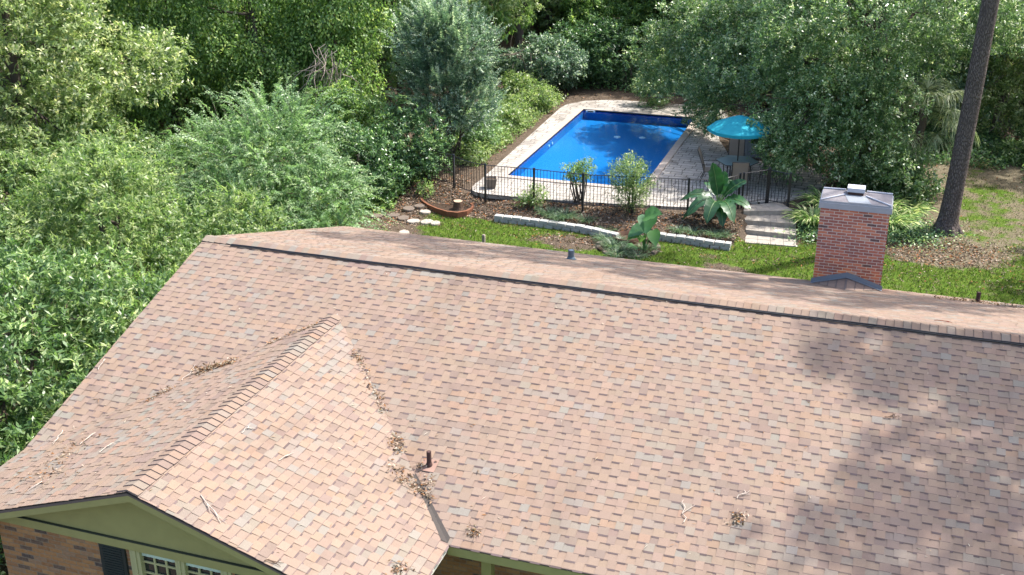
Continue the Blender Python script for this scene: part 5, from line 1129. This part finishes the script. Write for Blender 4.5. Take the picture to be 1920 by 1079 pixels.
def undergrowth(name, label, areas, mat, seed, leaf):
    r = np.random.default_rng(seed); acc = []
    for x0, x1, y0, y1, h, n in areas:
        x = r.uniform(x0, x1, n); y = r.uniform(y0, y1, n); hn = dirnoise(r, 6, 1.6); P = np.stack([x, y, np.zeros(n)], 1); top = h*(.55+.45*hn(P)); ex = np.minimum(np.minimum(x-x0, x1-x), np.minimum(y-y0, y1-y)); top = np.maximum(.12, top)*np.clip(.25+ex/.8, 0, 1)
        z = hgt(x, y)+top*r.uniform(.15, 1, n)**.5; k = 7; pos = np.repeat(np.stack([x, y, z], 1), k, 0)+r.normal(size=(n*k, 3))*.09; N = n*k
        acc.append((pos, r.normal(size=(N, 3))*np.array([1, 1, .6])+np.array([0, 0, .25]), r.normal(size=(N, 3))*.5+np.array([0, 0, 1.]), leaf*r.uniform(.6, 1.3, N), leaf*.5*r.uniform(.7, 1.2, N), np.clip(np.repeat(r.uniform(0, 1, n), k)*.6+.4*r.uniform(0, 1, N), 0, 1)))
    tag(leaves(name, M[mat], *cat_arr(*acc)), label, 'undergrowth', kind='stuff')
undergrowth('undergrowth', 'shady green undergrowth beneath the trees behind the pool and patio', [(-7, 7.2, 31.6, 37.5, .9, 4200), (7.2, 16, 25.2, 36, .8, 4600), (10.6, 13.0, 20.0, 25.2, .5, 1100), (16.6, 21, 24, 33, .7, 1600)], 'l_dark', 901, .14)
undergrowth('undergrowth', 'bright green undergrowth on the bank along the left edge of the pool deck', [(-4.6, -1.55, 18.8, 29.6, .75, 3600)], 'l_bright', 902, .12)
undergrowth('undergrowth', 'green undergrowth between the arching shrub and the vine covered trees', [(-17, -3.4, 12.8, 19.0, .9, 4200), (-14, -3.4, 5.5, 12.8, 1.2, 4600), (-6, -3.0, 14.2, 16.8, .6, 700)], 'l_vine', 903, .13)
undergrowth('undergrowth', 'green undergrowth filling the gaps between the laurels beside the house', [(-9, -.7, -7, 6.5, 1.0, 3800)], 'l_laurel', 904, .14)
# ------------------------------------------------------------------ the woods behind: four kinds, copied
protos = []
for i, (mt, lf) in enumerate((('l_wood', .20), ('l_vine', .20), ('l_gold', .20), ('l_dark', .20))):
    r = np.random.default_rng(600+i); lb = [((r.normal()*.8, r.normal()*.8, z), (rd, rd, rz_)) for z, rd, rz_ in ((1.9, 2.0, 1.8), (4.2, 2.7, 2.2), (6.6, 3.0, 2.4), (9.2, 2.6, 2.2), (11.2, 1.8, 1.6))]+[((r.normal()*2, r.normal()*2, z), (1.6, 1.6, 1.4)) for z in (3.2, 5.4, 7.6, 8.8)]
    protos.append(tree('woodland_tree', 'leafy tree in the dense woods behind the garden', 'tree', (0, 0, 0), lb, 2300, mt, 610+i, .22, (lf, lf*.5), 'oak' if i != 1 else 'vine', 12, group='trees in the woods behind the garden', gap=.05))
rw = np.random.default_rng(33); spots = []
for row, (yb, x0, x1, st_) in enumerate(((29, -34, -9, 4.0), (36.5, -44, 26, 4.4), (43, -50, 32, 4.8), (51, -58, 38, 5.4), (61, -66, 44, 6.5))):
    x = x0
    while x < x1:
        y = yb+rw.uniform(-1.4, 1.4)+(x+10)*.0
        if row == 0: y = 24.5+(x+34)*.17+rw.uniform(-1, 1)
        spots.append((x+rw.uniform(-1, 1), y, rw.uniform(.85, 1.25), rw.uniform(0, 6.28), int(rw.integers(0, 4)))); x += st_
spots += [(-22, 12, 1., 1, 2), (-20, 5, .9, 2, 0), (-16, 0, .8, 4, 3), (-13, 3.5, .6, 3, 0), (-24, 18, 1.1, .4, 1), (-19.5, 21, 1., 2, 0), (-12, -6, .7, 1, 1), (24, 20, .9, 1, 0), (26, 27, 1., 3, 1), (22.5, 31, 1., 2, 3)]
spots = [s for s in spots if not (-1.5 < s[0] < 7.5 and s[1] < 38.0)]
spots += [(.5, 39.0, .95, 2, 3), (4.0, 39.5, 1., 4, 3), (7.6, 38.0, .95, .5, 1), (-2.6, 39.0, .95, 5, 0)]
km = kidmap(); used = set()
for x, y, s, a, k in spots:
    o = protos[k] if k not in used else copy_tree(protos[k], km)
    used.add(k); o.location = (x, y, float(hgt(x, y))-.05); o.rotation_euler = (0, 0, a); o.scale = (s, s, s*rw.uniform(.9, 1.1))
# ------------------------------------------------------------------ leaves and twigs on the roof
def on_front(x, y): return np.array([x, y, H+S*y+.02])
def on_back(x, y): return np.array([x, y, H-S*y+.02])
def on_left(x, y): return np.array([x, y, ZG-T*(XR-x)+.02])
def on_right(x, y): return np.array([x, y, ZG-T*(x-XR)+.02])
def surf(x, y):
    if y > 0: return on_back(x, y)
    z = H+S*y
    if 0 <= x <= xRr and y < -YG: z = max(z, ZG-T*abs(x-XR))
    return np.array([x, y, z+.02])
def hit(px, py):
    d = ray(px, py); t0, t1 = 8., 40.
    for k in range(900):
        t = t0+(t1-t0)*k/900.; p = CAM+d*t
        if p[2] < surf(p[0], p[1])[2]: return p
    return CAM+d*t1
def pile(px, label, n, spread, seed, name='leaf_pile', size=.055):
    r = np.random.default_rng(seed); P = []
    A = [hit(x, y) for x, y in px]
    for k in range(n):
        i = r.integers(0, len(A)-1) if len(A) > 1 else 0; f = r.uniform(); c = A[i]*(1-f)+A[min(i+1, len(A)-1)]*f; x, y = c[0]+r.normal()*spread, c[1]+r.normal()*spread; s = surf(x, y); P.append(s+np.array([0, 0, abs(r.normal())*.018]))
    P = np.array(P); N = len(P); th = r.uniform(0, 1, N) < .3
    L = np.where(th, r.uniform(.08, .2, N), size*r.uniform(.6, 1.4, N)); Wd = np.where(th, .007, size*.5*r.uniform(.6, 1.3, N))
    tag(leaves(name, M['roof_litter'], P, r.normal(size=(N, 3))*np.array([1, 1, .35]), r.normal(size=(N, 3))*.5+np.array([0, 0, 1.]), L, Wd, r.uniform(0, 1, N)), label, 'leaf pile', kind='stuff')
pile([(372, 700), (400, 690), (438, 678)], 'thick drift of dry leaves in the left roof valley', 520, .055, 701)
pile([(275, 752), (300, 740), (320, 730)], 'thin line of leaves in the lower left roof valley', 90, .04, 702)
pile([(500, 648), (540, 630), (600, 605)], 'thin line of leaves near the top of the left valley', 110, .03, 703)
pile([(664, 660), (672, 672), (690, 712), (706, 745), (722, 778)], 'brown leaves strung along the right roof valley', 190, .045, 704)
pile([(744, 820), (745, 850)], 'small leaf heap in the right valley above the vent pipe', 120, .05, 705)
pile([(740, 875), (760, 905), (790, 925), (802, 905)], 'grey leaf heap in the right valley beside the rusty vent pipe', 200, .07, 706)
pile([(800, 930), (805, 945)], 'few leaves at the lower end of the right valley', 40, .03, 707)
pile([(40, 890), (100, 898), (110, 860), (160, 830)], 'scattered leaf tufts low on the left gable slope', 150, .16, 708)
pile([(1755, 559), (1800, 563), (1860, 570), (1915, 578)], 'leaves gathered along the rear roof edge at the right', 330, .10, 709)
pile([(885, 996), (893, 999)], 'tuft of dead leaves on the shingles above the porch corner', 70, .035, 710)
pile([(1378, 978), (1388, 972)], 'tuft of dead leaves low on the right of the main slope', 80, .05, 711)
pile([(745, 1070), (752, 1072)], 'tuft of dead moss on the lower gable slope', 60, .05, 712)
pile([(780, 880), (800, 872)], 'leaves caught behind the rusty vent pipe', 60, .04, 713)
r_ = np.random.default_rng(88); P = []
for k in range(420):
    x, y = r_.uniform(.2, 14.5), -r_.uniform(0, 7.1)
    if y < -DF and x > xRr: continue
    P.append(surf(x, y)+np.array([0, 0, .006]))
P = np.array(P); N = len(P); tag(leaves('pine_straw', M['roof_litter'], P, r_.normal(size=(N, 3))*np.array([1, 1, .05]), r_.normal(size=(N, 3))*.2+np.array([0, 0, 1.]), r_.uniform(.03, .13, N), r_.uniform(.005, .02, N), r_.uniform(.3, .9, N)), 'stray needles and leaf bits scattered over the shingles', 'leaf litter', kind='stuff')
TW = [((375, 930), (420, 985), 'long forked white twig on the right gable slope', 'twig'), ((80, 905), (55, 922), 'short pale twig low on the left gable slope', 'twig'), ((188, 850), (215, 830), 'pale twig with side shoots in the middle of the left gable slope', 'twig'), ((150, 835), (182, 812), 'pale twig near the lower left valley', 'twig'), ((522, 865), (545, 853), 'white curled twig high on the right gable slope', 'twig'), ((455, 815), (470, 800), 'small pale twig beside the gable ridge', 'twig'), ((340, 715), (365, 695), 'grey twig sticking out of the left valley leaves', 'twig'), ((185, 695), (200, 675), 'thin pale twig near the left rake edge', 'twig'), ((1660, 785), (1690, 787), 'dark twig lying level on the right of the main slope', 'stump'), ((1565, 552), (1610, 550), 'white branched twig in front of the chimney cricket', 'twig'), ((1752, 602), (1785, 607), 'reddish brown stick lying on the back slope', 'twig_red'), ((1382, 938), (1405, 925), 'thin pale twig above the dead leaf tuft', 'twig'), ((1283, 985), (1278, 940), 'thin curved stem low in the middle of the main slope', 'twig'), ((118, 810), (100, 835), 'pale twig against the rake by the dark laurel', 'twig'), ((498, 1052), (530, 1058), 'small brown twig beside the gable rake', 'stump')]
for i, (a, b, lab, mt) in enumerate(TW):
    r = np.random.default_rng(800+i); A, B = hit(*a), hit(*b); q = []
    for k in range(6):
        f = k/5.; c = A*(1-f)+B*f+r.normal(size=3)*np.array([.012, .012, 0]); s = surf(c[0], c[1]); q.append(s+np.array([0, 0, .012+.012*math.sin(PI*f)]))
    m = MB(); m.tube(q, [.0068, .0064, .006, .005, .004, .0025], 6)
    for k in (2, 3):
        e = q[k]+(q[k+1]-q[k])*1.6+r.normal(size=3)*np.array([.05, .05, 0]); s = surf(e[0], e[1]); m.tube([q[k], (q[k]+s)/2+np.array([0, 0, .01]), s+np.array([0, 0, .012])], [.007, .005, .003], 5)
    tag(m.build('twig', M[mt]), lab, 'twig', 'twigs lying on the shingle roof')
print('objects', len(bpy.data.objects))
